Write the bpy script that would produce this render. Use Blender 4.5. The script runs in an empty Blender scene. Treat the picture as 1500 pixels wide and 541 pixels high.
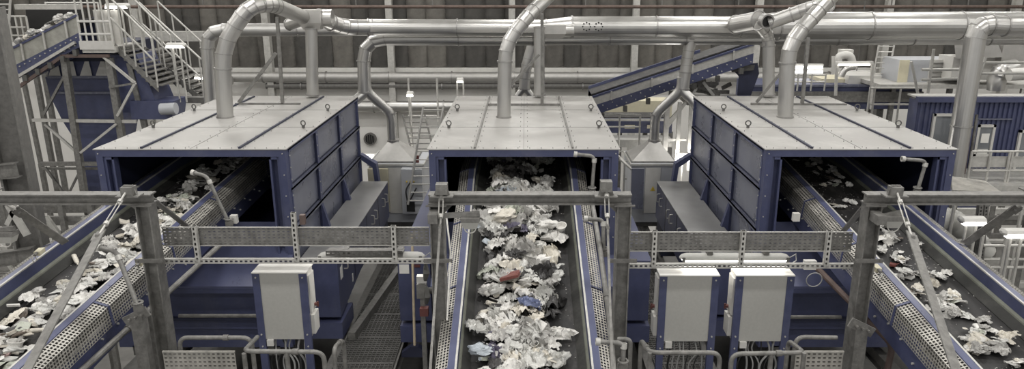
import bpy, math, random
from mathutils import Vector, Matrix, noise
random.seed(7)
V = Vector
COL = bpy.context.scene.collection
HC = 4.9                      # camera height above the mezzanine grating (z = 0)
F = 1080.0; A = math.radians(16.0); CA, SA = math.cos(A), math.sin(A)

# ---------- survey helpers: a sighting (px,py) of the photo at a known forward distance / height / side offset
def dep(py): return A + math.atan((py - 270.5) / F)
def at(px, py, Y):
    zr = -Y * math.tan(dep(py)); d = Y * CA - zr * SA
    return V(((px - 770) / F * d, Y, HC + zr))
def atz(px, py, z):
    return at(px, py, (HC - z) / math.tan(dep(py)))

# ---------- materials
MATS = {}
def mat(name, col, rough=.5, metal=0., var=.12, scale=6., bump=0., bscale=60., spec=.5, stretch=(1, 1, 1), dirt=None, dscale=2., damt=.5, alpha=1., trans=0., emit=None, estr=0.):
    m = bpy.data.materials.new(name); m.use_nodes = True
    nt = m.node_tree; N = nt.nodes; L = nt.links
    b = N['Principled BSDF']; b.inputs['Metallic'].default_value = metal
    b.inputs['Specular IOR Level'].default_value = spec
    tc = N.new('ShaderNodeTexCoord'); mp = N.new('ShaderNodeMapping'); mp.inputs['Scale'].default_value = stretch
    L.new(tc.outputs['Object'], mp.inputs['Vector'])
    n = N.new('ShaderNodeTexNoise'); n.inputs['Scale'].default_value = scale; n.inputs['Detail'].default_value = 8; n.inputs['Roughness'].default_value = .65
    L.new(mp.outputs[0], n.inputs['Vector'])
    r = N.new('ShaderNodeValToRGB'); r.color_ramp.elements[0].position = .3; r.color_ramp.elements[1].position = .7
    c = V(col)
    r.color_ramp.elements[0].color = (*(c * (1 - var)), 1); r.color_ramp.elements[1].color = (*[min(1, x * (1 + var)) for x in c], 1)
    L.new(n.outputs['Fac'], r.inputs['Fac']); out = r.outputs['Color']
    if dirt is not None:
        n2 = N.new('ShaderNodeTexNoise'); n2.inputs['Scale'].default_value = dscale; n2.inputs['Detail'].default_value = 10; n2.inputs['Roughness'].default_value = .7
        L.new(mp.outputs[0], n2.inputs['Vector'])
        r2 = N.new('ShaderNodeValToRGB'); r2.color_ramp.elements[0].position = .5; r2.color_ramp.elements[1].position = .66
        r2.color_ramp.elements[0].color = (0, 0, 0, 1); r2.color_ramp.elements[1].color = (damt,) * 3 + (1,)
        L.new(n2.outputs['Fac'], r2.inputs['Fac'])
        mx = N.new('ShaderNodeMix'); mx.data_type = 'RGBA'; L.new(r2.outputs['Color'], mx.inputs['Factor'])
        L.new(out, mx.inputs['A']); mx.inputs['B'].default_value = (*dirt, 1); out = mx.outputs['Result']
    L.new(out, b.inputs['Base Color'])
    mr = N.new('ShaderNodeMapRange'); mr.inputs['To Min'].default_value = max(.05, rough - .1); mr.inputs['To Max'].default_value = min(1, rough + .12)
    L.new(n.outputs['Fac'], mr.inputs['Value']); L.new(mr.outputs['Result'], b.inputs['Roughness'])
    if bump:
        nb = N.new('ShaderNodeTexNoise'); nb.inputs['Scale'].default_value = bscale; nb.inputs['Detail'].default_value = 4
        L.new(mp.outputs[0], nb.inputs['Vector'])
        bp = N.new('ShaderNodeBump'); bp.inputs['Strength'].default_value = bump; bp.inputs['Distance'].default_value = .01
        L.new(nb.outputs['Fac'], bp.inputs['Height']); L.new(bp.outputs['Normal'], b.inputs['Normal'])
    if trans: b.inputs['Transmission Weight'].default_value = trans
    if emit: b.inputs['Emission Color'].default_value = (*emit, 1); b.inputs['Emission Strength'].default_value = estr
    MATS[name] = m; return m
mat('blue', (.056, .064, .128), .40, 0, .12, 9, .12, 120, dirt=(.10, .105, .155), damt=.45)
mat('blue_panel_lit', (.15, .158, .205), .28, .2, .16, 1.6, .05, 30, dirt=(.25, .255, .28), dscale=1.2, damt=.4)  # paler than the blue paint: reflected light is put into this colour
mat('apron', (.085, .094, .168), .3, .1, .12, 3, .1, 60, dirt=(.12, .125, .18), damt=.5)  # lighter copy of the blue; overhead light on sloped and top faces painted in
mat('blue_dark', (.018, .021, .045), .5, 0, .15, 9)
mat('roof', (.37, .36, .343), .42, .3, .07, 3.0, .06, 18, dirt=(.52, .51, .485), dscale=1.3, damt=.5)
mat('roof_side', (.30, .298, .295), .42, .4, .10, 5, .05, 40)
mat('galv', (.20, .195, .183), .5, .35, .30, 16, .12, 70, dirt=(.10, .096, .09), dscale=6, damt=.6)
mat('galv_light', (.50, .49, .46), .45, .35, .16, 12, .06, 60)
mat('galv_dark', (.17, .165, .155), .55, .3, .25, 14, .15, 80)
mat('duct', (.50, .493, .475), .33, .86, .07, 3, 0, 25, stretch=(1, 1, .4))
mat('duct_dull', (.45, .44, .42), .45, .6, .10, 6, .03, 25)
mat('flange', (.36, .352, .34), .4, .8, .12, 20)
mat('guard', (.40, .385, .35), .45, .35, .25, 9, .05, 50, dirt=(.13, .125, .115), dscale=3, damt=.6)
mat('belt', (.028, .027, .027), .62, 0, .35, 5, .25, 60, dirt=(.10, .095, .09), dscale=7, damt=.65, stretch=(1, .35, 1))
mat('skirt', (.026, .026, .024), .8, 0, .3, 10, .1, 60, dirt=(.06, .058, .053), dscale=4, damt=.6)
mat('chute_skirt', (.34, .335, .30), .5, .2, .2, 6, .1, 60, dirt=(.2, .195, .18), dscale=2, damt=.5)
mat('skirt_lip', (.13, .135, .11), .6, 0, .2, 10, .1, 60)
mat('edge', (.13, .138, .19), .4, .3, .15, 12, dirt=(.25, .25, .26), dscale=12, damt=.5)
mat('white_paint', (.56, .55, .52), .4, 0, .05, 8, .03, 40, dirt=(.42, .40, .36), dscale=3, damt=.35)
mat('panel_grey', (.40, .395, .37), .45, .05, .05, 30, .10, 200)
mat('cream', (.58, .54, .40), .5, 0, .06, 8)
mat('grey_box', (.42, .43, .45), .42, .05, .06, 6, dirt=(.3, .3, .3), dscale=3, damt=.3)
mat('grating', (.15, .147, .14), .55, .35, .22, 6, dirt=(.08, .077, .072), dscale=2, damt=.5)
mat('wall', (.80, .785, .75), .8, 0, .04, 1.2, .05, 8, dirt=(.62, .6, .56), dscale=.8, damt=.3)
mat('concrete', (.20, .195, .185), .8, 0, .2, 1.5, .2, 20, dirt=(.1, .1, .095), dscale=.7, damt=.5)
mat('quilt', (.09, .084, .075), .85, 0, .40, 2.2, .6, 5, dirt=(.15, .142, .127), dscale=1.4, damt=.6)
mat('steel_dark', (.10, .098, .092), .6, .2, .25, 8, .1, 50)
mat('rust_pipe', (.12, .085, .075), .55, .1, .2, 9)
mat('hanger', (.12, .085, .07), .6, .1, .3, 9)
mat('black', (.012, .012, .012), .5, 0, .2, 9)
mat('cable', (.03, .03, .03), .45, 0, .2, 9)
mat('cable_grey', (.35, .35, .34), .5, 0, .1, 9)
mat('red', (.12, .04, .035), .45, 0, .1, 9)
mat('wood', (.50, .42, .30), .6, 0, .15, 9)
mat('yellow', (.62, .45, .06), .5, 0, .1, 9)
mat('glass', (.16, .17, .18), .08, 0, .1, 2, spec=.8)
mat('paper', (.75, .74, .7), .7, 0, .05, 9)
mat('lamp', (.9, .9, .88), .4, 0, .02, 9, emit=(1, .97, .9), estr=6.)
mat('lamp_soft', (.6, .6, .58), .35, 0, .02, 9, emit=(1, .98, .93), estr=.35)
mat('ceil_lamp', (.9, .9, .88), .4, 0, .02, 9, emit=(1, .98, .95), estr=3.)
# waste
def wmat(n, c, rough=.35, **k): return mat(n, c, rough, 0, .14, 9, .55, 14, dirt=tuple(x * .55 for x in c), dscale=5, damt=.5, **k)
wmat('w_white', (.72, .705, .67)); wmat('w_clear', (.60, .595, .565), .22); wmat('w_cream', (.66, .62, .54)); wmat('w_grey', (.40, .39, .37))
wmat('w_dark', (.045, .043, .042)); wmat('w_blue', (.17, .20, .33)); wmat('w_pale', (.42, .46, .50), .25); wmat('w_red', (.17, .05, .04)); wmat('w_brown', (.17, .14, .115))
wmat('w_green', (.46, .48, .41)); wmat('w_pink', (.40, .29, .27)); wmat('w_purple', (.12, .11, .16))

# ---------- mesh builder
ORG = {}
class MB:
    def __init__(s): s.v = []; s.f = []; s.m = []; s.k = 0
    def add(s, vs, fs):
        n = len(s.v); s.v += [V(p) for p in vs]; s.f += [tuple(i + n for i in f) for f in fs]; s.m += [s.k] * len(fs); return s
    def box(s, c, size, R=None):
        c = V(c); a, b, d = [x / 2 for x in size]
        P = [V((i * a, j * b, k * d)) for i in (-1, 1) for j in (-1, 1) for k in (-1, 1)]
        if R: P = [R @ p for p in P]
        return s.add([c + p for p in P], [(0, 1, 3, 2), (4, 6, 7, 5), (0, 4, 5, 1), (2, 3, 7, 6), (0, 2, 6, 4), (1, 5, 7, 3)])
    def bb(s, x0, x1, y0, y1, z0, z1): return s.box(((x0 + x1) / 2, (y0 + y1) / 2, (z0 + z1) / 2), (abs(x1 - x0), abs(y1 - y0), abs(z1 - z0)))
    def frame(s, p0, p1, up=(0, 0, 1)):
        d = (V(p1) - V(p0)).normalized(); u = V(up)
        if abs(d.dot(u)) > .98: u = V((0, 1, 0))
        x = d.cross(u).normalized(); return x, x.cross(d).normalized()
    def prism(s, prof, p0, p1, up=(0, 0, 1)):
        x, y = s.frame(p0, p1, up); n = len(prof); p0 = V(p0); p1 = V(p1)
        vs = [p0 + x * a + y * b for a, b in prof] + [p1 + x * a + y * b for a, b in prof]
        fs = [(i, (i + 1) % n, n + (i + 1) % n, n + i) for i in range(n)] + [tuple(range(n))[::-1], tuple(range(n, 2 * n))]
        return s.add(vs, fs)
    def bar(s, p0, p1, w, h=None, up=(0, 0, 1)):
        h = h or w; return s.prism([(-w / 2, -h / 2), (w / 2, -h / 2), (w / 2, h / 2), (-w / 2, h / 2)], p0, p1, up)
    def ibeam(s, p0, p1, w, h, t=.012, up=(0, 0, 1)):
        a, b = w / 2, h / 2; c = t / 2
        return s.prism([(-a, -b), (a, -b), (a, -b + t), (c, -b + t), (c, b - t), (a, b - t), (a, b), (-a, b), (-a, b - t), (-c, b - t), (-c, -b + t), (-a, -b + t)], p0, p1, up)
    def angle(s, p0, p1, w, t=.008, up=(0, 0, 1)):
        return s.prism([(0, 0), (w, 0), (w, t), (t, t), (t, w), (0, w)], p0, p1, up)
    def tube(s, pts, r, n=10, caps=True):
        pts = [V(p) for p in pts]; rs = r if isinstance(r, (list, tuple)) else [r] * len(pts)
        T = []
        for i in range(len(pts)):
            a = pts[i] - pts[i - 1] if i else pts[1] - pts[0]; b = pts[i + 1] - pts[i] if i < len(pts) - 1 else a
            T.append((a.normalized() + b.normalized()).normalized())
        u = T[0].orthogonal().normalized(); vs = []
        for i, p in enumerate(pts):
            u = (u - T[i] * u.dot(T[i])).normalized(); w = T[i].cross(u)
            k = 1.0
            if 0 < i < len(pts) - 1:
                c = (pts[i] - pts[i - 1]).normalized().dot((pts[i + 1] - pts[i]).normalized()); k = 1 / max(.5, math.sqrt((1 + c) / 2))
            for j in range(n):
                q = 2 * math.pi * j / n; vs.append(p + (u * math.cos(q) + w * math.sin(q)) * rs[i] * (1 + (k - 1) * .5))
        fs = [(i * n + j, i * n + (j + 1) % n, (i + 1) * n + (j + 1) % n, (i + 1) * n + j) for i in range(len(pts) - 1) for j in range(n)]
        if caps: fs += [tuple(range(n))[::-1], tuple(range((len(pts) - 1) * n, len(pts) * n))]
        return s.add(vs, fs)
    def rtube(s, pts, r, bend=.12, n=10, seg=5): return s.tube(rnd(pts, bend, seg), r, n)
    def cyl(s, p0, p1, r, n=16): return s.tube([p0, p1], r, n)
    def loft(s, rings, close=True, caps=True):
        n = len(rings[0]); vs = [p for r in rings for p in r]
        m = n if close else n - 1
        fs = [(i * n + j, i * n + (j + 1) % n, (i + 1) * n + (j + 1) % n, (i + 1) * n + j) for i in range(len(rings) - 1) for j in range(m)]
        if caps and close: fs += [tuple(range(n))[::-1], tuple(range((len(rings) - 1) * n, len(rings) * n))]
        return s.add(vs, fs)
    def lattice(s, a, b, c, d, nu, nv, fu=.6, fv=.6, stag=False):
        """perforated sheet on the quad a-b (u) / a-d (v)"""
        a, b, c, d = map(V, (a, b, c, d))
        def P(u, v): return a * (1 - u) * (1 - v) + b * u * (1 - v) + c * u * v + d * (1 - u) * v
        for j in range(nv):
            for i in range(nu):
                u0, u1, v0, v1 = i / nu, (i + 1) / nu, j / nv, (j + 1) / nv
                mu, mv = (1 - fu) / 2 / nu, (1 - fv) / 2 / nv
                o = [P(u0, v0), P(u1, v0), P(u1, v1), P(u0, v1)]
                q = [P(u0 + mu, v0 + mv), P(u1 - mu, v0 + mv), P(u1 - mu, v1 - mv), P(u0 + mu, v1 - mv)]
                s.add(o + q, [(0, 1, 5, 4), (1, 2, 6, 5), (2, 3, 7, 6), (3, 0, 4, 7)])
        return s
    def plate(s, a, b, c, d, t):
        a, b, c, d = map(V, (a, b, c, d)); n = (b - a).cross(d - a).normalized() * t
        return s.add([a, b, c, d, a - n, b - n, c - n, d - n], [(0, 1, 2, 3), (7, 6, 5, 4), (0, 4, 5, 1), (1, 5, 6, 2), (2, 6, 7, 3), (3, 7, 4, 0)])
    def ring(s, c, ax, r, t, w, n=24):
        """flat collar of radial thickness t round axis ax"""
        ax = V(ax).normalized(); u = ax.orthogonal().normalized(); v = ax.cross(u); R = []
        for rr, k in ((r, -w / 2), (r + t, -w / 2), (r + t, w / 2), (r, w / 2), (r, -w / 2)):
            R.append([V(c) + ax * k + (u * math.cos(2 * math.pi * j / n) + v * math.sin(2 * math.pi * j / n)) * rr for j in range(n)])
        return s.loft(R, caps=False)
    def torus(s, c, ax, R, r, n=14, m=6, arc=1.0):
        ax = V(ax).normalized(); u = ax.orthogonal().normalized(); v = ax.cross(u)
        k = n if arc == 1.0 else n
        pts = [V(c) + (u * math.cos(2 * math.pi * arc * j / k) + v * math.sin(2 * math.pi * arc * j / k)) * R for j in range(k + 1)]
        return s.tube(pts, r, m)
    def build(s, name, m, parent=None, smooth=None, org=None):
        o3 = ORG[parent.name] if parent else (V(org) if org is not None else V((sum(p.x for p in s.v) / len(s.v), sum(p.y for p in s.v) / len(s.v), min(p.z for p in s.v))))
        me = bpy.data.meshes.new(name); me.from_pydata([p - o3 for p in s.v], [], s.f); me.update()
        for q in ([m] if isinstance(m, str) else m): me.materials.append(MATS[q])
        if any(s.m): me.polygons.foreach_set('material_index', s.m)
        o = bpy.data.objects.new(name, me); COL.objects.link(o)
        if parent: o.parent = parent
        else: o.location = o3
        ORG[o.name] = o3
        if smooth:
            me.polygons.foreach_set('use_smooth', [True] * len(me.polygons))
            if smooth < 3: me.set_sharp_from_angle(angle=smooth)
        return o
def rnd(pts, bend, seg=5):
    pts = [V(p) for p in pts]; out = [pts[0]]
    for i in range(1, len(pts) - 1):
        a, p, b = pts[i - 1], pts[i], pts[i + 1]
        k = min(bend, (a - p).length * .48, (b - p).length * .48)
        q0 = p + (a - p).normalized() * k; q1 = p + (b - p).normalized() * k
        for j in range(seg + 1):
            t = j / seg; out.append(q0 * (1 - t) ** 2 + p * 2 * t * (1 - t) + q1 * t * t)
    return out + [pts[-1]]
def thing(name, label, cat, loc, group=None):
    o = bpy.data.objects.new(name, None); COL.objects.link(o); o.location = V(loc); o.empty_display_size = .2
    o['label'] = label; o['category'] = cat
    if group: o['group'] = group
    ORG[o.name] = V(loc); return o
def tag(o, label, cat, group=None, kind=None):
    o['label'] = label; o['category'] = cat
    if group: o['group'] = group
    if kind: o['kind'] = kind
    return o
def struct(o): o['kind'] = 'structure'; return o
SM = math.radians(35)
def lerp(a, b, t): return a + (b - a) * t

# =====================================================================  SETTING
WY = 24.0; GZ = -4.2
struct(MB().bb(-22, 24, -6, WY + .3, GZ - .2, GZ).build('floor', 'concrete'))
struct(MB().bb(-22, 24, WY, WY + .3, GZ, 9.5).build('wall_back', 'wall'))
struct(MB().bb(-22.3, -22, -6, WY + .3, GZ, 9.5).build('wall_left', 'wall'))
struct(MB().bb(24, 24.3, -6, WY + .3, GZ, 9.5).build('wall_right', 'wall'))
struct(MB().bb(-22.3, 24.3, -6, WY + .3, 9.5, 9.7).build('ceiling', 'wall'))
# quilted insulation panels on the back wall
zt, zb = 4.7, at(0, 97, WY).z
def quilt(x0, x1, i):
    m = MB(); n = 8; k = 10; rows = []
    for j in range(k + 1):
        r = []
        for a in range(n + 1):
            u = a / n; v = j / k
            bul = (1 - (2 * u - 1) ** 4) * .10
            r.append(V((lerp(x0, x1, u), WY - .09 - bul - .03 * noise.noise(V((x0 + u * 3, v * 6, i))), lerp(zb, zt, v))))
        rows.append(r)
    m.loft(rows, close=False)
    return m
mat('quilt_pale', (.125, .117, .104), .85, 0, .35, 2.2, .6, 5, dirt=(.18, .17, .15), dscale=1.4, damt=.6)
mat('quilt_deep', (.06, .057, .052), .85, 0, .35, 2.2, .6, 5, dirt=(.12, .113, .10), dscale=1.4, damt=.5)
rq = random.Random(3)
x = -21.0; i = 0
while x < 23:
    w = rq.choice((.62, .6, .66, .55))
    tag(quilt(x, x + w - .002, i).build('insulation_panel', rq.choice(('quilt', 'quilt_pale', 'quilt_deep')), smooth=4), 'dark quilted insulation panel in the row high along the back wall', 'insulation panel', 'quilted insulation panels along the back wall')
    x += w; i += 1
for k, px in enumerate((392, 572, 750, 930, 1108, 1296, 1480, 205)):
    p = at(px, 60, WY - .42)
    m = MB().ibeam((p.x, p.y, GZ), (p.x, p.y, 9.4), .2, .24, .02, up=(0, 1, 0))
    names = ['behind the branching left duct', 'right of the leftmost machine roof', 'behind the centre roof duct', 'right of the centre machine roof', 'behind the right roof duct', 'beside the far ladder', 'at the far right behind the big duct', 'behind the stair tower']
    tag(m.build('wall_column', 'galv_light'), 'pale steel wall column on the back wall, ' + names[k], 'column')
for (y0, m_, r_, nm, lab) in ((4, 'hanger', .05, 'sprinkler_pipe', 'thin brown sprinkler pipe across the top of the back wall'),):
    p = at(770, y0 + 6, WY - 1.2)
    t = thing(nm, lab, 'pipe', (0, p.y, p.z))
    MB().cyl((-14, p.y, p.z), (20, p.y, p.z), r_).build('pipe', m_, t, SM)
    for q in range(14): MB().bar((-12 + q * 2.3, p.y, p.z), (-12 + q * 2.3, p.y, p.z + .35), .03).build('hanger', 'galv_dark', t)
# rails/lintel along the foot of the insulation
p = at(770, 99, WY - .2); tag(MB().bb(-21.8, 23.8, p.y - .1, p.y, p.z - .14, p.z).build('wall_rail', 'white_paint'), 'long white rail below the quilted insulation on back wall', 'rail')
def wallpipe(y, r, m_, lab, x0, x1, off, fl=True):
    p = at(770, y, WY - off); a = at(x0, y, WY - off).x; b = at(x1, y, WY - off).x
    t = thing('wall_pipe', lab, 'pipe', (a, p.y, p.z))
    MB().cyl((a, p.y, p.z), (b, p.y, p.z), r, 20).build('pipe', m_, t, SM)
    n = max(2, int((b - a) / 1.9))
    for q in range(n):
        xx = a + (q + .5) * (b - a) / n
        MB().ring((xx, p.y, p.z), (1, 0, 0), r, .03, .03).build('flange', 'flange', t)
        MB().bar((xx + .3, p.y, p.z), (xx + .3, WY, p.z), .04).build('bracket', 'galv_dark', t)
wallpipe(113, .16, 'duct_dull', 'long silver wall pipe just below the white rail, uppermost of the wall pipes', 340, 1260, .5)
wallpipe(126, .10, 'galv_dark', 'thinner dull grey pipe under the uppermost wall pipe', 390, 905, .45)
wallpipe(156, .18, 'duct', 'thick shiny wall pipe lowest of the three wall pipes', 395, 905, .5)
wallpipe(118, .13, 'duct_dull', 'short silver wall pipe passing behind the left machine roof', 205, 340, .8)
# girder band behind machines left (white railing beams y 63-80)
p = at(250, 53, 19)
tag(MB().bb(at(212, 53, 19).x, at(300, 53, 19).x, 18.9, 19.1, p.z - .12, p.z + .12).build('crane_beam', 'galv_light'), 'pale beam running from the stair tower to the elbowed duct', 'beam')
# fan grille
p = at(542, 204, WY - .1); t = thing('wall_fan', 'round black fan grille on white wall behind the left grey cabinet', 'fan', p)
MB().cyl((p.x, WY - .02, p.z), (p.x, WY - .1, p.z), .16, 24).build('grille', 'black', t)
MB().ring((p.x, WY - .08, p.z), (0, 1, 0), .16, .05, .1).build('housing', 'galv_dark', t)
for q in range(5): MB().box((p.x - .14 + q * .07, WY - .12, p.z), (.012, .02, .3)).build('blade', 'galv_dark', t)

# ceiling lights (real high-bay lamps)
for ix in range(-3, 4):
    for iy in range(0, 5):
        cx, cy = ix * 4.6, -1 + iy * 5.6
        t = thing('ceiling_light', 'long white ceiling lamp hung over the sorting hall', 'lamp', (cx, cy, 8.6), 'ceiling lamps over the hall')
        MB().bb(cx - .75, cx + .75, cy - .18, cy + .18, 8.6, 8.72).build('housing', 'white_paint', t)
        MB().bb(cx - .7, cx + .7, cy - .14, cy + .14, 8.57, 8.6).build('diffuser', 'ceil_lamp', t)
        for s_ in (-1, 1): MB().cyl((cx + s_ * .6, cy, 8.72), (cx + s_ * .6, cy, 9.5), .008, 6).build('hanger', 'steel_dark', t)
        l = bpy.data.lights.new('hall_light', 'AREA'); l.shape = 'RECTANGLE'; l.size = 1.4; l.size_y = .5; l.energy = 120; l.color = (1, .985, .96)
        lo = bpy.data.objects.new('hall_light', l); COL.objects.link(lo); lo.location = (cx, cy, 8.5)

# =====================================================================  MEZZANINE GRATING
def grating(x0, x1, y0, y1, z=0):
    m = MB(); n = max(2, int((x1 - x0) / .055)); k = max(2, int((y1 - y0) / .055))
    for i in range(n + 1):
        xx = lerp(x0 + .006, x1 - .006, i / n); m.bb(xx - .004, xx + .004, y0, y1, z - .03, z)
    for j in range(k + 1):
        yy = lerp(y0 + .006, y1 - .006, j / k); w = .012 if j in (0, k) else .007
        m.bb(x0, x1, yy - w, yy + w, z - .03, z)
    return m
def frange(a, b, s_):
    o = []
    while a < b - .01: o.append((a, min(a + s_, b))); a += s_
    return o
for (xa, xb, where) in ((-2.5, -1.72, 'walkway between the left and centre machines'), (1.68, 2.38, 'walkway between the centre and right machines')):
    for (y0, y1) in frange(7.9, 15.0, .72):
        tag(grating(xa, xb, y0 + .01, y1 - .01).build('floor_grating', 'grating'), 'steel floor grating panel in the ' + where, 'floor grating', 'gratings of the ' + where)
for (x0, x1) in frange(-6.0, 6.0, 1.2):
    tag(grating(x0 + .01, x1 - .01, 6.9, 7.88).build('floor_grating', 'grating'), 'steel floor grating panel in the cross walkway in front of the machines', 'floor grating', 'gratings of the cross walkway')
    tag(grating(x0 + .01, x1 - .01, 5.6, 6.88).build('floor_grating', 'grating'), 'steel floor grating panel in the cross walkway in front of the machines', 'floor grating', 'gratings of the cross walkway')
for q, xx in enumerate((-6, -4.8, -2.55, -1.75, 0, 1.62, 2.42, 4.8, 6)):
    words = ['far left edge', 'left machine', 'right side of the left machine', 'left side of the centre machine', 'centre machine', 'right side of the centre machine', 'left side of the right machine', 'right machine', 'far right edge']
    tag(MB().ibeam((xx, 5.2, -.13), (xx, 15, -.13), .12, .2).build('floor_joist', 'galv_dark'), 'grey steel joist carrying the gratings under the ' + words[q], 'joist')
tag(MB().bb(-6.1, 6.1, 8.1, 15, -.9, -.86).build('drip_tray', 'steel_dark'), 'dark steel drip tray under the walkway gratings', 'tray')
# low kerb beam beside the left machine
for (a, b, w) in ((atz(503, 499, 0), atz(575, 400, 0), 'left machine by the open walkway'),):
    tag(MB().bar(a + V((.12, 0, .06)), b + V((.12, 0, .06)), .10, .12).build('kerb_beam', 'galv'), 'long grey kerb beam on the gratings beside the ' + w, 'beam')

# =====================================================================  SORTING MACHINES
W2 = 1.2; YF = 9.084; YR = 13.23; ZT = HC - 2.133
def machine(xc, label, seams, side, which):
    t = thing('sorting_machine', label, 'sorting machine', (xc, (YF + YR) / 2, 0), None)
    x0, x1 = xc - W2, xc + W2
    # roof
    r = MB().bb(x0 - .02, x1 + .02, YF - .03, YR, ZT - .012, ZT); r.k = 1
    for s_ in ([-W2 + .03] + list(seams) + [W2 - .03, 0]):
        for q in range(13):
            for e in (-.05, .05):
                r.cyl((xc + s_ + e * (0 if abs(s_) > 1.1 else 1), YF + .08 + q * .33, ZT), (xc + s_ + e * (0 if abs(s_) > 1.1 else 1), YF + .08 + q * .33, ZT + .01), .005, 6)
    for q in range(16): r.cyl((x0 + .1 + q * .147, YF + .02, ZT), (x0 + .1 + q * .147, YF + .02, ZT + .01), .005, 6)
    r = r.build('roof', ['roof', 'galv_dark'], t)
    for s_ in seams:
        wd, m_ = (.03, 'blue') if which != 'c' else (.025, 'galv')
        MB().bb(xc + s_ - wd / 2, xc + s_ + wd / 2, YF, YR - .1, ZT, ZT + .022).build('roof_seam', 'blue_dark' if which != 'c' else m_, r)
    ln = MB(); ln.bb(xc - .003, xc + .003, YF, YR - .05, ZT, ZT + .003)
    for yy in (YF + 1.35, YF + 2.75): ln.bb(x0, x1, yy - .004, yy + .004, ZT, ZT + .003)
    ln.build('sheet_joint', 'galv_dark', r)
    # lifting eyes
    for (ex, ey) in ((-W2 + .13, 1.25), (-W2 + .13, 2.6), (W2 - .13, 1.25), (W2 - .13, 2.6)):
        e = MB(); c = V((xc + ex, YF + ey, ZT + .01)); e.cyl(c, c + V((0, 0, .03)), .022, 10); e.torus(c + V((0, 0, .07)), (.3, 1, 0), .036, .009)
        e.build('lifting_eye', 'steel_dark', t, SM)
    # front frame
    f = MB()
    f.bb(x0, x1, YF - .02, YF + .1, ZT - .1, ZT - .012)
    ZB = 1.02
    for s_ in (-1, 1):
        a = xc + s_ * W2; b = xc + s_ * (W2 - .085)
        f.bb(a, b, YF - .02, YF + .1, ZB, ZT - .1)
        c = xc + s_ * (W2 - .115); d = xc + s_ * (W2 - .215)
        f.bb(b, c, YF + .0, YF + .1, ZB, ZT - .1)
        f.bb(xc + s_ * (W2 - .19), d, YF - .01, YF + .1, ZB, ZT - .1)
        f.bb(b, d, YF + .085, YF + .1, ZB, ZT - .1)
        f.bb(c, d, YF - .01, YF + .1, ZT - .14, ZT - .1)
    f.bb(x0, x1, YF - .02, YF + .1, ZB - .1, ZB)
    bo = f; f.k = 1
    for s_ in (-1, 1):
        for q in range(6): bo.cyl((xc + s_ * (W2 - .035), YF - .02, ZT - .06 - q * .28), (xc + s_ * (W2 - .035), YF - .03, ZT - .06 - q * .28), .008, 8)
    f.build('front_frame', ['blue', 'galv_light'], t)
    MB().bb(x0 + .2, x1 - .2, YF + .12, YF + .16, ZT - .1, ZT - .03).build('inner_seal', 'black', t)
    # sides
    yy = [YF + .1, YF + 1.42, YF + 2.78, YR]
    zz = [ZT - .015, HC - 2.68, HC - 3.24, 1.05]
    for s_ in (-1, 1):
        X = xc + s_ * W2; I = X - s_ * .045
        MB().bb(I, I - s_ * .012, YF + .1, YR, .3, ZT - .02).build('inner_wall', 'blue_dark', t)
        for i in range(3):
            for j in range(3):
                MB().bb(I, I + s_ * .01, yy[i] + .05, yy[i + 1] - .05, zz[j + 1] + .03, zz[j] - .03).build('side_panel', 'blue_panel_lit', t)
        for j in range(4):
            z_ = zz[j]; w = .05
            m = MB().bb(I, X + s_ * .012, yy[0], yy[3], z_ - .028, z_ - .008 + (0 if j else .005))
            m.bb(X, X + s_ * .012, yy[0], yy[3], z_ - .055, z_ - .008)
            m.build('side_rail', 'edge' if j else 'blue', t)
        for i in range(4):
            for j in range(3):
                y_ = yy[i]; ta = .1 if j == 2 else 0
                m = MB(); a = .05 if i else 0
                m.bb(I, X, y_ - .006 + (.05 if i == 0 else -.05 if i == 3 else 0), y_ + .006 + (.05 if i == 0 else -.05 if i == 3 else 0), zz[j + 1], zz[j] - .02)
                m.bb(X - s_ * .002, X + s_ * .004, y_ - .05 + (.05 if i == 0 else 0), y_ + (.05 if i != 3 else 0), zz[j + 1], zz[j] - .02)
                if j == 2 and 0 < i < 3:
                    m.loft([[V((X, y_ + q, zz[2] - .03)), V((X + s_ * .12, y_ + q, zz[2] - .5)), V((X + s_ * .12, y_ + q, zz[3] - .1)), V((X, y_ + q, zz[3] - .1))] for q in (-.04, .04)])
                m.k = 1
                for q in (.2, .5, .8):
                    z_ = lerp(zz[j + 1], zz[j], q); y_ = yy[i] - .02
                    if i == 0: y_ = yy[i] + .03
                    m.cyl((X, y_, z_), (X + s_ * .012, y_, z_), .011, 8)
                m.build('side_rib', ['blue', 'galv_light'], t)
        # wing bracket at the rear
        MB().loft([[V((X, YR + q, HC - 3.2)), V((X + s_ * .28, YR + q, HC - 3.38)), V((X + s_ * .34, YR + q, .9)), V((X + s_ * .26, YR + q, .9)), V((X + s_ * .21, YR + q, HC - 3.45)), V((X, YR + q, HC - 3.3))] for q in (-.06, .1)]).build('rear_wing', 'blue', t)
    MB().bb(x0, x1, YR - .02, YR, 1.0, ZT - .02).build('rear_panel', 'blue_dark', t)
    # base: sloping apron and front body
    ap = MB(); ya, za = 8.6, HC - 8.6 * math.tan(dep(420)); yb = YF + .5; zb2 = 1.62
    ap.loft([[V((X, ya, za)), V((X, yb, zb2)), V((X, yb, zb2 - .06)), V((X, ya, za - .05))] for X in (x0 + .02, x1 - .02)])
    ap.build('apron', 'apron', t)
    b = MB(); b.bb(x0 + .02, x1 - .02, ya + .16, YR - .1, .42, za - .04); b.bb(x0 + .02, x1 - .02, ya - .01, ya + .05, za - .09, za - .03)
    b.bb(x0 + .05, x1 - .05, ya + .22, YR - .2, .12, .42); b.build('base', 'blue', t)
    MB().bb(x0 + .02, x1 - .02, ya + .1, ya + .17, .56, .60).build('base_ledge', 'blue_dark', t)
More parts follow.
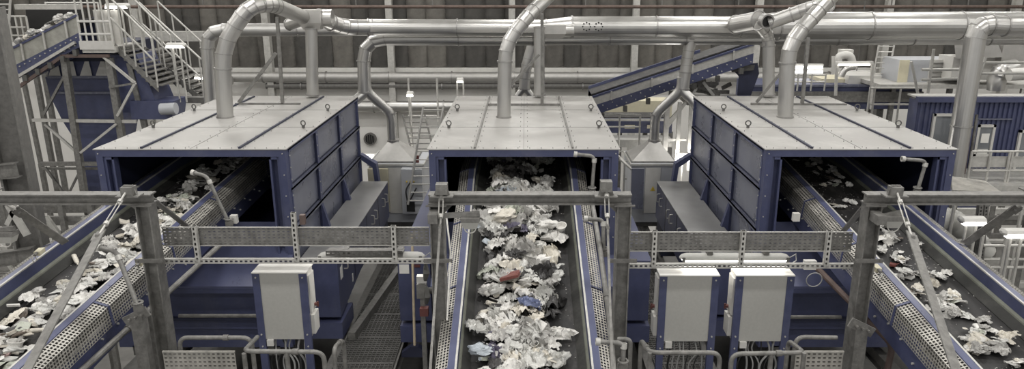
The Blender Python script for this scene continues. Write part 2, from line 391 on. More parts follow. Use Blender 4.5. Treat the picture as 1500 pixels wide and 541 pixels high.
    for (fx, fy) in ((-1, 0), (1, 0), (-1, 1), (1, 1)):
        MB().bb(xc + fx * .9 - .08, xc + fx * .9 + .08, lerp(ya + .3, YR - .4, fy) - .08, lerp(ya + .3, YR - .4, fy) + .08, 0, .14).build('foot', 'steel_dark', t)
    return t
machine(-4.24, 'blue sorting machine with grey roof and two blue seams, left of the three', (-.62, .62), 1, 'l')
machine(-.025, 'blue sorting machine with grey roof seen head on, middle of the three', (-.62, .62), 0, 'c')
machine(4.24, 'blue sorting machine with grey roof and long panelled left side, right of the three', (-.62, .62), -1, 'r')

# long side cabinets
def side_cab(xa, xb, ya, yb, face, label, lid='roof_side', zt_=HC - 3.68, nh=4, tagp=True):
    t = thing('side_cabinet', label, 'cabinet', ((xa + xb) / 2, ya, 0))
    zb_ = .36; m = MB()
    m.loft([[V((X, ya, zb_)), V((X, ya + 1.3, zb_ + .16)), V((X, yb, zb_ + .2)), V((X, yb, zt_)), V((X, ya, zt_))] for X in (xa, xb)])
    m.build('body', 'blue', t)
    MB().bb(xa - .01, xb + .01, ya - .01, yb, zt_, zt_ + .015).build('lid', lid, t)
    xf = xb if face > 0 else xa
    mm = MB()
    for q in range(1, 4):
        y_ = lerp(ya, yb, q / 4); mm.bb(xf, xf + face * .004, y_ - .006, y_ + .006, zb_ + .2, zt_ - .02)
    mm.build('door_gap', 'black', t)
    for q in range(nh):
        for e in (.22, .78):
            y_ = ya + (yb - ya) * (q + e * .5 + .25) / nh; z_ = zt_ - .28
            MB().rtube([(xf, y_, z_), (xf + face * .055, y_, z_), (xf + face * .055, y_, z_ + .15), (xf, y_, z_ + .15)], .009, .03, 8, 3).build('handle', 'galv_light', t, SM)
    MB().bb(xa, xb + (.02 if face > 0 else 0), ya - .05, ya + .6, .06, .30).build('pedestal', 'blue', t)
    MB().bb(xa + .02, xb - .02, yb - .6, yb - .1, .0, zb_ + .21).build('rear_pedestal', 'blue_dark', t)
    for X in (xa + .1, xb - .1): MB().cyl((X, ya + .12, 0), (X, ya + .12, .07), .05).build('foot', 'steel_dark', t, SM)
    if tagp:
        MB().bb(xf, xf + face * .004, ya + .12, ya + .24, zt_ - .36, zt_ - .18).build('paper_label', 'paper', t)
        MB().bb(xf, xf + face * .004, ya + .75, ya + .8, zt_ - .66, zt_ - .54).build('paper_label', 'paper', t)
    return t
side_cab(-3.0, -2.53, 9.22, 13.0, 1, 'long blue cabinet with metal lid and bent handles beside the left machine')
side_cab(2.41, 2.97, 9.3, 13.0, -1, 'long blue cabinet with metal lid and bent handles beside the right machine')
c1 = side_cab(-1.70, -1.27, 9.12, 12.6, -1, 'long blue cabinet on the left of the centre machine, behind the broom', 'apron', nh=3)
c2 = side_cab(1.22, 1.66, 9.12, 12.6, 1, 'long blue cabinet on the right of the centre machine', 'apron', nh=3)
MB().bb(-1.68, -1.55, 9.112, 9.12, 1.05, 1.18).build('paper_label', 'paper', c1); MB().bb(-1.52, -1.40, 9.112, 9.12, 1.14, 1.18).build('red_label', 'red', c1)

# =====================================================================  BELT CONVEYORS
def conveyor(name, label, st, near, tfar, guards, n_legs=()):
    """st: list of (Y, ztop, xl, xr)"""
    t = thing(name, label, 'conveyor', ((st[0][2] + st[0][3]) / 2, st[0][0], 0))
    def P(i, s_, off, dz):      # side s_: -1 left / +1 right ; off outward
        Y, z, xl, xr = st[i]; return V(((xl if s_ < 0 else xr) + s_ * off, Y, z + dz))
    n = len(st)
    MB().loft([[P(i, -1, -.10, -.235), P(i, 1, -.10, -.235), P(i, 1, -.10, -.25), P(i, -1, -.10, -.25)] for i in range(n)]).build('belt', 'belt', t)
    MB().loft([[P(i, -1, -.10, -.37), P(i, 1, -.10, -.37), P(i, 1, -.10, -.38), P(i, -1, -.10, -.38)] for i in range(n)]).build('return_belt', 'belt', t)
    for s_ in (-1, 1):
        nm = 'left' if s_ < 0 else 'right'
        MB().loft([[P(i, s_, 0, 0), P(i, s_, -.012, 0), P(i, s_, -.012, -.14), P(i, s_, 0, -.14)] for i in range(n)]).build('inner_plate', 'blue', t)
        MB().loft([[P(i, s_, .005, 0), P(i, s_, .005, .012), P(i, s_, .075, .008), P(i, s_, .075, -.004)] for i in range(n)]).build('top_flange', 'apron', t)
        MB().loft([[P(i, s_, -.014, 0.015), P(i, s_, .006, .015), P(i, s_, .006, -.0), P(i, s_, -.014, -.0)] for i in range(n)]).build('top_lip', 'galv_light', t)
        MB().loft([[P(i, s_, -.012, -.135), P(i, s_, -.04, -.16), P(i, s_, -.12, -.225), P(i, s_, -.12, -.232), P(i, s_, -.035, -.17), P(i, s_, 0, -.145)] for i in range(n)]).build('skirt', 'skirt', t)
        MB().loft([[P(i, s_, -.013, -.125), P(i, s_, -.035, -.145), P(i, s_, -.04, -.16), P(i, s_, -.013, -.14)] for i in range(n)]).build('skirt_lip', 'skirt_lip', t)
        w1 = .075 + guards[0]; dz1 = -.05; dz2 = dz1 - guards[1]
        sb = MB().loft([[P(i, s_, w1 - .05, dz2 + .02), P(i, s_, w1 - .035, dz2 + .02), P(i, s_, w1 - .035, dz2 - .26), P(i, s_, w1 - .05, dz2 - .26)] for i in range(n)]); bo = sb; sb.k = 1
        for i in range(n - 1):
            for q in range(9):
                c = P(i, s_, w1 - .035, dz2 - .07 - .09 * (q % 2)).lerp(P(i + 1, s_, w1 - .035, dz2 - .07 - .09 * (q % 2)), (q + .5) / 9)
                bo.cyl(c, c + V((s_ * .02, 0, 0)), .011, 8)
        bo.build('side_beam', ['blue', 'galv_light'], t)
        MB().loft([[P(i, s_, .06, -.01), P(i, s_, .07, -.01), P(i, s_, .07, dz2 - .02), P(i, s_, .06, dz2 - .02)] for i in range(n)]).build('inner_beam', 'steel_dark', t)
        # guards, in lengths of ~1.3 m
        for i in range(n - 1):
            a, b = st[i], st[i + 1]; Lg = b[0] - a[0]
            if a[0] > 12: continue
            k = max(1, round(Lg / 1.35))
            for q in range(k):
                u0, u1 = q / k, (q + 1) / k
                pa = lambda u, off, dz: P(i, s_, off, dz).lerp(P(i + 1, s_, off, dz), u)
                g = MB(); nu = int(Lg / k / .036)
                g.lattice(pa(u0, .075, -.004), pa(u1, .075, -.004), pa(u1, w1, dz1), pa(u0, w1, dz1), nu, max(2, round(guards[0] / .034)), .62, .6)
                g.lattice(pa(u0, w1, dz1), pa(u1, w1, dz1), pa(u1, w1 + .02, dz2), pa(u0, w1 + .02, dz2), nu, max(2, round(guards[1] / .034)), .62, .6)
                go = g.build('guard', 'guard', t)
                e = MB(); e.bar(pa(u0, .075, .0), pa(u0, w1, dz1 + .004), .035, .004); e.bar(pa(u0, w1 + .002, dz1), pa(u0, w1 + .024, dz2), .035, .004, up=(1, 0, 0)); e.build('joint_strip', 'blue', go)
    # idler rollers under the belt and drive drum
    for i in range(n - 1):
        for q in range(4):
            l = P(i, -1, -.02, -.31).lerp(P(i + 1, -1, -.02, -.31), q / 4); r = P(i, 1, -.02, -.31).lerp(P(i + 1, 1, -.02, -.31), q / 4)
            MB().cyl(l, r, .04, 12).build('roller', 'steel_dark', t, SM)
    for (Y, zt_) in n_legs:
        for s_ in (-1, 1):
            i = 0; a, b = st[0], st[1]; u = (Y - a[0]) / (b[0] - a[0]); c = P(0, s_, .02, -.4).lerp(P(1, s_, .02, -.4), u)
            MB().bar(V((c.x, Y, 0)), c, .1, .1, up=(0, 1, 0)).build('leg', 'galv', t)
            MB().bb(c.x - .1, c.x + .1, Y - .1, Y + .1, 0, .012).build('foot_plate', 'galv', t)
    return t, P, st
CS = [(4.6, HC - 3.59 - 1.6 * .313, -.665, .637), (6.2, HC - 3.59, -.665, .637), (9.6, HC - 2.53, -.685, .605), (13.0, HC - 2.47, -.685, .605)]
LS = [(4.3, HC - 2.78 - 4.77 * .123, -5.44, -4.41), (6.6, HC - 2.78 - 2.47 * .123, -5.33, -4.285), (9.07, HC - 2.78, -5.19, -4.137), (10.6, HC - 2.63, -5.12, -4.06), (13.0, HC - 2.6, -5.0, -3.95)]
RS = [(4.3, HC - 2.78 - 4.77 * .123, 3.845, 4.92), (6.6, HC - 2.78 - 2.47 * .123, 3.825, 4.83), (9.07, HC - 2.78, 3.80, 4.76), (10.6, HC - 2.63, 3.79, 4.72), (13.0, HC - 2.6, 3.77, 4.68)]
centre = conveyor('belt_conveyor', 'wide black belt conveyor heaped with waste in the middle, climbing into the centre machine', CS, None, None, (.12, .14), ((6.6, 0),))
left = conveyor('belt_conveyor', 'black belt conveyor carrying waste into the left machine', LS, None, None, (.13, .20), ((5.2, 0), (7.6, 0)))
right = conveyor('belt_conveyor', 'black belt conveyor with sparse waste running into the right machine', RS, None, None, (.13, .20), ((5.2, 0), (7.6, 0)))

# =====================================================================  WASTE
def crumple_sheet(seed, n=9, amp=.35, fold=1.2):
    rr = random.Random(seed); m = MB(); off = V((rr.random() * 50, rr.random() * 50, seed)); vs = []; asp = rr.uniform(.6, 1)
    tw = rr.uniform(-1, 1)
    for j in range(n + 1):
        for i in range(n + 1):
            u, v = i / n * 2 - 1, j / n * 2 - 1
            a_, b_ = u * math.sqrt(1 - v * v / 2), v * math.sqrt(1 - u * u / 2)      # square to disc
            d = V((a_, b_, 0)); rad = .5 * (1 + .5 * noise.noise(V((d.x, d.y, 0)) * 1.3 + off) + .12 * noise.noise(d * 3.5 - off) * d.length)
            p = V((d.x * rad, d.y * rad * asp, 0)); q = p * fold
            q2 = V((q.x * 2.2 + noise.noise(q * 2 + off) * 1.6, q.y * 2.2 + noise.noise(q * 2 - off) * 1.6, 0))
            r1 = 1 - abs(noise.noise(q2 * 1.5 + off)) * 2.2; r2 = 1 - abs(noise.noise(q2 * 3.4 - off)) * 2.2
            z_ = (r1 * .55 + r2 * .28 + noise.noise(q * 11 + off) * .10) * amp * (1 - .55 * d.length ** 2)
            p.x += noise.noise(q * 3.2 + off * 2) * .16; p.y += noise.noise(q * 3.2 - off * 2) * .16
            vs.append(V((p.x, p.y, z_ - .08)))
    m.add(vs, [(j * (n + 1) + i, j * (n + 1) + i + 1, (j + 1) * (n + 1) + i + 1, (j + 1) * (n + 1) + i) for j in range(n) for i in range(n)])
    return m
def crumple_blob(seed, flat=.55):
    m = MB(); n, k = 22, 14; off = V((seed * 7.3, seed * 3.1, seed)); R = []
    for j in range(k + 1):
        th = math.pi * j / k; r = []
        for i in range(n):
            a = 2 * math.pi * i / n; d = V((math.sin(th) * math.cos(a), math.sin(th) * math.sin(a), math.cos(th)))
            q = .42 * (1 + .55 * noise.noise(d * 1.6 + off) - .5 * abs(noise.noise(d * 3.2 + off)) - .3 * abs(noise.noise(d * 7 + off)) + .2)
            r.append(V((d.x * q, d.y * q * .8, d.z * q * flat)))
        R.append(r)
    return m.loft(R)
def bottle_mesh():
    m = MB(); prof = [(0, 0), (.14, 0), (.15, .05), (.145, .2), (.13, .25), (.145, .3), (.15, .6), (.12, .75), (.05, .86), (.045, .95), (0, .95)]; R = []
    for r, h in prof: R.append([V((h - .5, max(r, .001) * math.cos(a * math.pi / 6), max(r, .001) * math.sin(a * math.pi / 6))) for a in range(12)])
    return m.loft(R)
def tub_mesh():
    m = MB(); R = []
    for r, h in ((.001, 0), (.3, 0), (.36, .3), (.4, .3), (.4, .34), (.35, .34), (.29, .03), (.001, .03)): R.append([V((r * math.cos(a * math.pi / 8), r * math.sin(a * math.pi / 8), h)) for a in range(16)])
    return m.loft(R)
def carton_mesh():
    m = MB(); m.loft([[V((-.4, -.22, z)), V((.4, -.25, z * .8)), V((.42, .24, z * 1.1)), V((-.38, .2, z * .9))] for z in (.0, .16)]); m.add([(-.4, -.22, .15), (.4, -.25, .14), (.5, -.45, .2), (-.35, -.4, .22)], [(0, 1, 2, 3)]); return m
MESHV = {}
def mesh_variant(kind, idx, matn):
    key = (kind, idx, matn)
    if key not in MESHV:
        mb = {'film': lambda: crumple_sheet(idx, 24, .55), 'paper': lambda: crumple_sheet(idx + 40, 8, .22, .7), 'bag': lambda: crumple_blob(idx), 'bottle': bottle_mesh, 'tub': tub_mesh, 'carton': carton_mesh}[kind]()
        me = bpy.data.meshes.new('waste_' + kind); me.from_pydata(mb.v, [], mb.f); me.update(); me.materials.append(MATS[matn])
        if kind != 'carton':
            me.polygons.foreach_set('use_smooth', [True] * len(me.polygons)); me.set_sharp_from_angle(angle=math.radians(60))
        MESHV[key] = me
    return MESHV[key]
NM = {'film': 'plastic_film', 'paper': 'paper_scrap', 'bag': 'plastic_bag', 'bottle': 'plastic_bottle', 'tub': 'plastic_tub', 'carton': 'carton'}
CW = {'w_white': 'white', 'w_clear': 'pale translucent', 'w_cream': 'cream', 'w_grey': 'grey', 'w_dark': 'black', 'w_blue': 'blue', 'w_pale': 'pale blue', 'w_red': 'red brown', 'w_brown': 'brown', 'w_green': 'pale green', 'w_pink': 'pinkish', 'w_purple': 'purple'}
KW = {'film': ('crumpled sheet of %s plastic film', 'film'), 'paper': ('torn %s paper scrap', 'paper'), 'bag': ('crumpled %s plastic bag', 'bag'), 'bottle': ('%s plastic bottle lying', 'bottle'), 'tub': ('empty %s plastic tub', 'tub'), 'carton': ('flattened %s carton', 'carton')}
def waste(kind, matn, p, size, where, rng, label=None, tilt=.35, zs=1.):
    me = mesh_variant(kind, rng.randrange(9) if kind in ('film', 'paper', 'bag') else 0, matn)
    o = bpy.data.objects.new(NM[kind], me); COL.objects.link(o); o.location = p
    o.rotation_euler = (rng.uniform(-tilt, tilt), rng.uniform(-tilt, tilt), rng.uniform(0, 6.28))
    o.scale = (size * rng.uniform(.8, 1.25), size * rng.uniform(.7, 1.1), size * rng.uniform(.7, 1.1) * zs)
    w, cat = KW[kind]; base = w % CW[matn]
    if label: o['label'] = label
    else:
        o['label'] = base + ' ' + where; o['group'] = base + ' ' + where
    o['category'] = cat; return o
def surf(st, Y, s_, dz=-.235):
    for a, b in zip(st, st[1:]):
        if Y <= b[0]:
            u = (Y - a[0]) / (b[0] - a[0]); xl = lerp(a[2], b[2], u) + .12; xr = lerp(a[3], b[3], u) - .12
            return V((lerp(xl, xr, s_), Y, lerp(a[1], b[1], u) + dz))
    return V((lerp(st[-1][2], st[-1][3], s_), Y, st[-1][1] + dz))
PAL = ['w_white'] * 12 + ['w_clear'] * 10 + ['w_cream'] * 5 + ['w_grey'] * 6 + ['w_dark'] * 7 + ['w_pale', 'w_brown', 'w_green', 'w_purple']
PAL2 = ['w_white'] * 9 + ['w_clear'] * 9 + ['w_cream'] * 8 + ['w_grey'] * 7 + ['w_dark'] * 5 + ['w_green', 'w_brown']
def kindpick(r, a=(.42, .26, .2)):
    q = r.random()
    return 'film' if q < a[0] else 'paper' if q < a[0] + a[1] else 'bag' if q < a[0] + a[1] + a[2] else r.choice(('bottle', 'tub', 'carton', 'carton'))
rg = random.Random(11)
wc = 'in the heap on the centre belt'
for i in range(400):
    Y = 5.3 + (i / 310) * 4.2 if i < 310 else 9.5 + (i - 310) / 90 * 3
    s_ = rg.uniform(.10, .84) if rg.random() < .75 else min(.93, max(.05, rg.gauss(.47, .2))); edge = 1 - abs(s_ - .47) * 1.9
    k = kindpick(rg, (.42, .17, .26)); c = rg.choice(PAL)
    if k in ('bottle', 'tub') and c == 'w_dark': c = 'w_clear'
    h = max(0, edge) * rg.uniform(.02, .15)
    waste(k, c, surf(CS, Y, s_, -.20 + h), {'film': rg.uniform(.24, .40), 'paper': rg.uniform(.12, .22), 'bag': rg.uniform(.15, .26), 'bottle': .2, 'tub': .13, 'carton': .2}[k], wc, rg, tilt=.6)
for i in range(75):
    Y = rg.uniform(5.3, 9.4); c = rg.choice(['w_white', 'w_clear', 'w_cream', 'w_dark', 'w_grey', 'w_brown', 'w_pale', 'w_purple']); k = rg.choice(('carton', 'carton', 'bottle', 'tub'))
    if k != 'carton' and c in ('w_dark', 'w_brown', 'w_purple'): c = 'w_clear'
    s_ = rg.uniform(.08, .86); waste(k, c, surf(CS, Y, s_, -.06 - .13 * abs(s_ - .47) * 2 - rg.uniform(0, .04)), {'carton': rg.uniform(.09, .15), 'bottle': .17, 'tub': .1}[k], wc, rg, tilt=.8)
def spot(st, px, py, dz=-.1):      # first surface under a sighting      # where the line of sight meets the belt surface
    best = None
    for q in range(400):
        Y = 4.8 + q * .02; p = surf(st, Y, .5, dz); s_ = HC - p.z
        if abs(s_ / Y - math.tan(dep(py))) < (best[0] if best else 9): best = (abs(s_ / Y - math.tan(dep(py))), Y, p.z)
    Y, z_ = best[1], best[2]; d = Y * CA + (HC - z_) * SA
    return V(((px - 770) / F * d, Y, z_))
waste('film', 'w_blue', spot(CS, 776, 446, -.02), .26, '', rg, 'bright blue plastic film lying on top of the centre heap')
waste('carton', 'w_red', spot(CS, 748, 407, -.02), .22, '', rg, 'red brown carton on the centre heap below the gantry beam')
waste('bag', 'w_pale', spot(CS, 703, 511, -.10), .24, '', rg, 'pale blue bag at the lower left edge of the centre heap')
waste('film', 'w_clear', spot(CS, 697, 480, -.10), .26, '', rg, 'large translucent film at the left edge of the centre heap')
waste('bag', 'w_cream', spot(CS, 741, 317, -.04), .38, '', rg, 'big cream plastic bag at the top of the centre heap, under the beam')
waste('film', 'w_green', spot(CS, 752, 306, .0), .26, '', rg, 'pale green film at the top of the centre heap, under the beam')
waste('bag', 'w_white', spot(CS, 800, 330, -.02), .26, '', rg, 'white knotted bag high on the right of the centre heap')
waste('tub', 'w_white', spot(CS, 822, 336, -.10), .17, '', rg, 'round white tub at the right edge of the centre heap')
waste('carton', 'w_pale', spot(CS, 703, 330, -.2), .16, '', rg, 'small pale blue box at the upper left of the centre belt')
for i in range(400):
    Y = 4.75 + (i / 330) * 4.8 if i < 330 else 9.55 + (i - 330) / 70 * 2.6
    mid = .55 + .06 * math.sin(Y * 1.7); s_ = min(.95, max(.05, rg.gauss(mid, .20)))
    k = kindpick(rg, (.18, .27, .30)); c = rg.choice(PAL2)
    if k in ('bottle', 'tub') and c == 'w_dark': c = 'w_white'
    waste(k, c, surf(LS, Y, s_, -.21 + rg.uniform(0, .06)), {'film': rg.uniform(.17, .28), 'paper': rg.uniform(.09, .18), 'bag': rg.uniform(.12, .20), 'bottle': .18, 'tub': .12, 'carton': .17}[k], 'strewn on the left belt', rg, tilt=.45, zs=.8)
waste('tub', 'w_white', spot(LS, 22, 509, -.2), .17, '', rg, 'round white tub lid at the near end of the left belt')
waste('bag', 'w_pink', spot(LS, 4, 520, -.2), .18, '', rg, 'pink wrapped bundle at the very left of the left belt')
i = 0
CL = [(1218, 262, 22, 14, 16), (1200, 240, 26, 12, 14), (1236, 300, 14, 10, 5), (1290, 332, 10, 10, 4), (1302, 345, 16, 10, 11), (1293, 366, 9, 6, 5), (1345, 357, 8, 4, 2), (1318, 378, 14, 10, 10), (1330, 400, 22, 9, 16), (1372, 405, 18, 12, 12),
      (1345, 425, 16, 8, 8), (1385, 440, 24, 9, 20), (1398, 455, 22, 9, 14), (1440, 470, 14, 7, 5), (1432, 488, 20, 9, 15), (1455, 505, 26, 9, 20), (1427, 515, 12, 8, 9), (1490, 532, 12, 8, 7), (1360, 452, 8, 5, 3), (1476, 495, 12, 7, 5), (1330, 440, 6, 4, 2), (1180, 228, 14, 6, 6)]
for (cx, cy, rx, ry, n_) in CL:
    for q in range(n_):
        px, py = cx + rg.gauss(0, .5) * rx, cy + rg.gauss(0, .5) * ry
        k = kindpick(rg, (.30, .40, .2)); c = rg.choice(PAL2)
        if c == 'w_dark': c = 'w_grey'
        waste(k, c, spot(RS, px, py, -.215 + rg.uniform(0, .035)), {'film': rg.uniform(.11, .2), 'paper': rg.uniform(.06, .15), 'bag': rg.uniform(.09, .15), 'bottle': .15, 'tub': .1, 'carton': .14}[k], 'strewn on the right belt', rg, tilt=.4, zs=.75)
waste('carton', 'w_red', spot(RS, 1308, 390, -.22), .17, '', rg, 'red and white wrapper flat on the right belt by its inner edge')
for (st, nm, n) in ((CS, 'centre', 500), (LS, 'left', 700), (RS, 'right', 600)):
    m = MB()
    for q in range(n):
        Y = rg.uniform(4.8, 12); s_ = rg.uniform(0, 1); p = surf(st, Y, s_, -.231); a = rg.uniform(0, 3.14); r = rg.uniform(.004, .013)
        m.add([p + V((r * math.cos(a + b) * rg.uniform(.6, 1.3), r * math.sin(a + b), 0)) for b in (0, 1.6, 3.1, 4.7)] + [p + V((0, 0, .007))], [(0, 1, 4), (1, 2, 4), (2, 3, 4), (3, 0, 4)])
    tag(m.build('waste_crumbs', 'w_grey'), 'small light crumbs and flakes scattered over the %s belt' % nm, 'crumbs', kind='stuff')

# =====================================================================  GANTRIES
GY = 6.9
gz1 = at(0, 283, GY).z; gz0 = at(0, 298, GY).z; gm = (gz1 + gz0) / 2; gh = gz1 - gz0
def Xat(px, py, Y=GY): return at(px, py, Y).x
def gantry(xs, label, ends, where):
    t = thing('steel_gantry', label, 'gantry', ((xs[0] + xs[1]) / 2, GY, 0))
    bm = MB().ibeam((ends[0], GY, gm), (ends[1], GY, gm), .13, gh, .012)
    bm.build('beam', 'galv', t)
    for i, X in enumerate(xs):
        s_ = 1 if i == 0 else -1
        b = MB().ibeam((X, GY, 0), (X, GY, gz0), .15, .14, .012, up=(1, 0, 0)); b.k = 1; b.bb(X - .1, X + .1, GY - .09, GY - .07, gz0 - .01, gz0 + .005)
        for e in (-.05, .05): b.cyl((X + e, GY - .03, gz0 - .02), (X + e, GY - .03, gz0 + .01), .013, 8)
        b.build('post', ['galv', 'galv_dark'], t)
        MB().bb(X - .12, X + .12, GY - .12, GY + .12, 0, .015).build('base_plate', 'galv', t)
        MB().loft([[V((X + s_ * .07, GY + q, gz0)), V((X + s_ * .07, GY + q, gz0 - .1)), V((X + s_ * .17, GY + q, gz0))] for q in (-.006, .006)]).build('gusset', 'galv', t)
        # clamp band on post
        c = MB(); zc = at(0, 378, GY).z; c.bb(X - .14, X + .14, GY - .09, GY - .075, zc - .02, zc + .02)
        for e in (-.12, .12): c.cyl((X + e, GY - .10, zc), (X + e, GY - .07, zc), .016, 8)
        c.build('clamp', 'galv_dark', t)
    return t
XL = Xat(222, 290) - .07
g1 = gantry((-6.15, XL), 'grey steel gantry straddling the left belt conveyor', (-6.3, XL + .09), 'left')
XC0, XC1 = Xat(640, 290) + .0, Xat(914, 290)
g2 = gantry((XC0, XC1), 'grey steel gantry straddling the centre belt conveyor', (XC0 - .08, XC1 + .07), 'centre')
XR = Xat(1279, 290)
g3 = gantry((XR, 6.2), 'grey steel gantry straddling the right belt conveyor', (XR - .09, 6.35), 'right')
def tie(t, top, mid, bot, w=.055, off=0):
    top, mid, bot = V(top), V(mid), V(bot)
    d = (bot - top).normalized()
    m = MB(); m.bb(top.x - .055, top.x + .055, top.y - .05, top.y + .05, top.z - .08, top.z + .02)
    m.bb(top.x - .11, top.x + .11, top.y - .06, top.y + .06, gz1, gz1 + .012)
    m.loft([[V((top.x - .08, top.y + q, gz1)), V((top.x + .08, top.y + q, gz1)), V((top.x + .045, top.y + q, gz1 + .11)), V((top.x - .045, top.y + q, gz1 + .11))] for q in (-.01, .01)])
    m.cyl((top.x, top.y - .03, top.z + .0), (top.x, top.y + .03, top.z + .0), .022, 10)
    m.build('bracket', 'galv', t)
    k = MB(); k.tube([top, top.lerp(mid, .35)], .011, 8); a, b = top.lerp(mid, .3), top.lerp(mid, .78); x_, y_ = k.frame(a, b)
    for e in (-1, 1): k.tube([a + x_ * e * .02, b + x_ * e * .02], .006, 6)
    k.cyl(a - d * .02, a + d * .02, .024, 8); k.cyl(b - d * .02, b + d * .02, .024, 8); k.tube([b, mid], .011, 8)
    k.build('turnbuckle', 'galv_light', t, SM)
    f = MB(); f.bar(mid - d * .05, bot, w, .012, up=(0, -1, .4)); f.bar(mid - d * .02 + V((0, -.014, 0)), mid + d * .08 + V((0, -.014, 0)), w * 1.15, .01, up=(0, -1, .4)); c = mid + d * .03; f.cyl(c + V((0, -.03, .01)), c + V((0, .02, 0)), .018, 8)
    f.build('tie_bar', 'galv', t)
tie(g1, at(188, 276, GY - .1), at(146, 343, 6.4), at(38, 545, 4.75), .085)
tie(g1, at(-14, 290, GY + .1), at(27, 309, 7.2), at(96, 356, 7.55), .085)
tie(g3, at(1312, 276, GY - .1), at(1335, 345, 6.4), at(1403, 550, 4.8), .085)
tie(g3, at(1512, 283, GY + .1), at(1488, 305, 7.2), at(1414, 357, 7.6), .085)
tie(g2, at(647, 272, GY - .1), at(645, 330, 6.7), at(630, 545, 5.4), .022)
tie(g2, at(888, 268, GY - .1), at(890, 330, 6.7), at(897, 545, 5.4), .022)

for (a_, b_, lab) in ((at(217, 287, 7.02), at(275, 333, 7.75), 'flat grey brace from the left gantry post back to the conveyor side'), (at(1268, 300, 7.02), at(1232, 343, 7.75), 'flat grey brace from the right gantry post back to the conveyor side')):
    tag(MB().bar(a_, b_, .07, .014, up=(0, -1, .5)).build('brace_bar', 'galv'), lab, 'brace')
# sensor lamps / small floodlights hung from gantry arms
def sensor(px, py, Y, arm_from, label):
    p = at(px, py, Y); t = thing('proximity_sensor', label, 'sensor', p)
    MB().bb(p.x - .09, p.x + .09, p.y - .06, p.y + .06, p.z, p.z + .045).build('cap', 'galv', t)
    MB().loft([[V((p.x + a * w, p.y + b * w * .7, p.z + z_)) for a, b in ((-1, -1), (1, -1), (1, 1), (-1, 1))] for w, z_ in ((.085, 0), (.06, -.07))]).build('housing', 'panel_grey', t)
    MB().tube([V((p.x + .055 * math.cos(a), p.y - .04, p.z - .06 - .05 * math.sin(a))) for a in [math.pi * q / 8 for q in range(9)]], .006, 6).build('yoke', 'galv_light', t, SM)
    a = V(arm_from); m = MB(); m.bar(a, V((p.x + (.09 if a.x < p.x else -.09), p.y, p.z + .075)), .04, .045); m.box(a, (.09, .2, .09)); m.build('arm', 'galv', t)
sensor(689, 324, 6.75, (XC0 - .02, 6.76, at(0, 317, 6.76).z), 'small grey sensor box on an arm of the centre gantry')
sensor(1224, 322, 6.75, at(1258, 318, 6.75), 'small grey sensor box on an arm of the right gantry, over the belt') if False else None
sensor(1307, 322, 6.75, (XR, 6.76, at(0, 319, 6.76).z), 'small grey sensor box on an arm of the right gantry, over the belt')
sensor(10, 345, 6.95, at(-60, 342, 6.95), 'small grey sensor box at the left edge above the left conveyor')

# =====================================================================  CABLE TRAYS
def tray(px0, px1, y0, y1, label, struts):
    Y = 7.06; a, b = Xat(px0, y0, Y), Xat(px1, y0, Y); z1, z0 = at(0, y0, Y).z, at(0, y1, Y).z
    t = thing('cable_tray', label, 'cable tray', ((a + b) / 2, Y, z0))
    m = MB(); m.lattice((a, Y, z0), (b, Y, z0), (b, Y, z1), (a, Y, z1), int((b - a) / .05), 6, .5, .16); m.build('perforated_side', 'galv', t)
    MB().bb(a, b, Y, Y + .10, z0 - .002, z0).build('bottom', 'galv', t)
    MB().bb(a, b, Y - .012, Y + .0, z1 - .004, z1 + .004).build('rim', 'galv_light', t)
    MB().bb(a, b, Y - .008, Y + .0, z0 - .004, z0 + .004).build('rim', 'galv_light', t)
    for q in range(3): MB().tube([(a + .05, Y + .04 + q * .02, z0 + .02), ((a + b) / 2, Y + .035 + q * .02, z0 + .012), (b - .05, Y + .04 + q * .02, z0 + .02)], .012, 6).build('cable', 'cable', t, SM)
    return t, Y, a, b, z0, z1
def strut(name, label, p0, p1, w=.04, up=(0, 0, 1), seg=.05):
    """slotted channel"""
    p0, p1 = V(p0), V(p1); m = MB(); x_, y_ = m.frame(p0, p1, up); L_ = (p1 - p0).length; n = max(2, int(L_ / seg)); h = w / 2
    f = [p0 - x_ * h, p1 - x_ * h, p1 + x_ * h, p0 + x_ * h]
    m.lattice(*[q + y_ * h for q in f], n, 1, .55, .4)
    m.plate(p0 - x_ * h + y_ * h, p1 - x_ * h + y_ * h, p1 - x_ * h - y_ * h, p0 - x_ * h - y_ * h, .003); m.plate(p0 + x_ * h + y_ * h, p1 + x_ * h + y_ * h, p1 + x_ * h - y_ * h, p0 + x_ * h - y_ * h, .003)
    return m
for (px0, px1, y0, y1, lab, cols, ys, side) in ((237, 628, 333, 360, 'perforated cable tray between the left and centre gantries', (287, 433, 577), 382, 'left'), (922, 1250, 340, 368, 'perforated cable tray between the centre and right gantries', (958, 1087, 1212), 389, 'right')):
    t, Y, a, b, z0, z1 = tray(px0, px1, y0, y1, lab, cols)
    zs_ = at(0, ys, Y - .03).z
    rail = strut('', '', (a - .1, Y - .03, zs_), (b + .08, Y - .03, zs_), .045, (0, -1, 0)); rail.build('support_rail', 'galv_light', t)
    MB().bb(a - .1, b + .08, Y - .005, Y + .0, zs_ - .02, zs_ + .02).build('rail_back', 'galv_dark', t)
    for k, c in enumerate(cols):
        X = Xat(c, y0, Y); top = z1 + (.17 if c == 433 else .03)
        strut('', '', (X, Y - .04, zs_), (X, Y - .04, top), .045, (0, -1, 0)).build('hanger', 'galv_light', t)
        MB().bb(X - .02, X + .02, Y - .03, Y - .02, zs_, top).build('hanger_back', 'steel_dark', t)
X = Xat(443, 322, 7.06)
tag(MB().box((X + .0, 7.07, at(0, 322, 7.06).z), (.05, .05, .1)).build('red_end_box', 'rust_pipe'), 'small brown box clipped on top of the left cable tray', 'box')
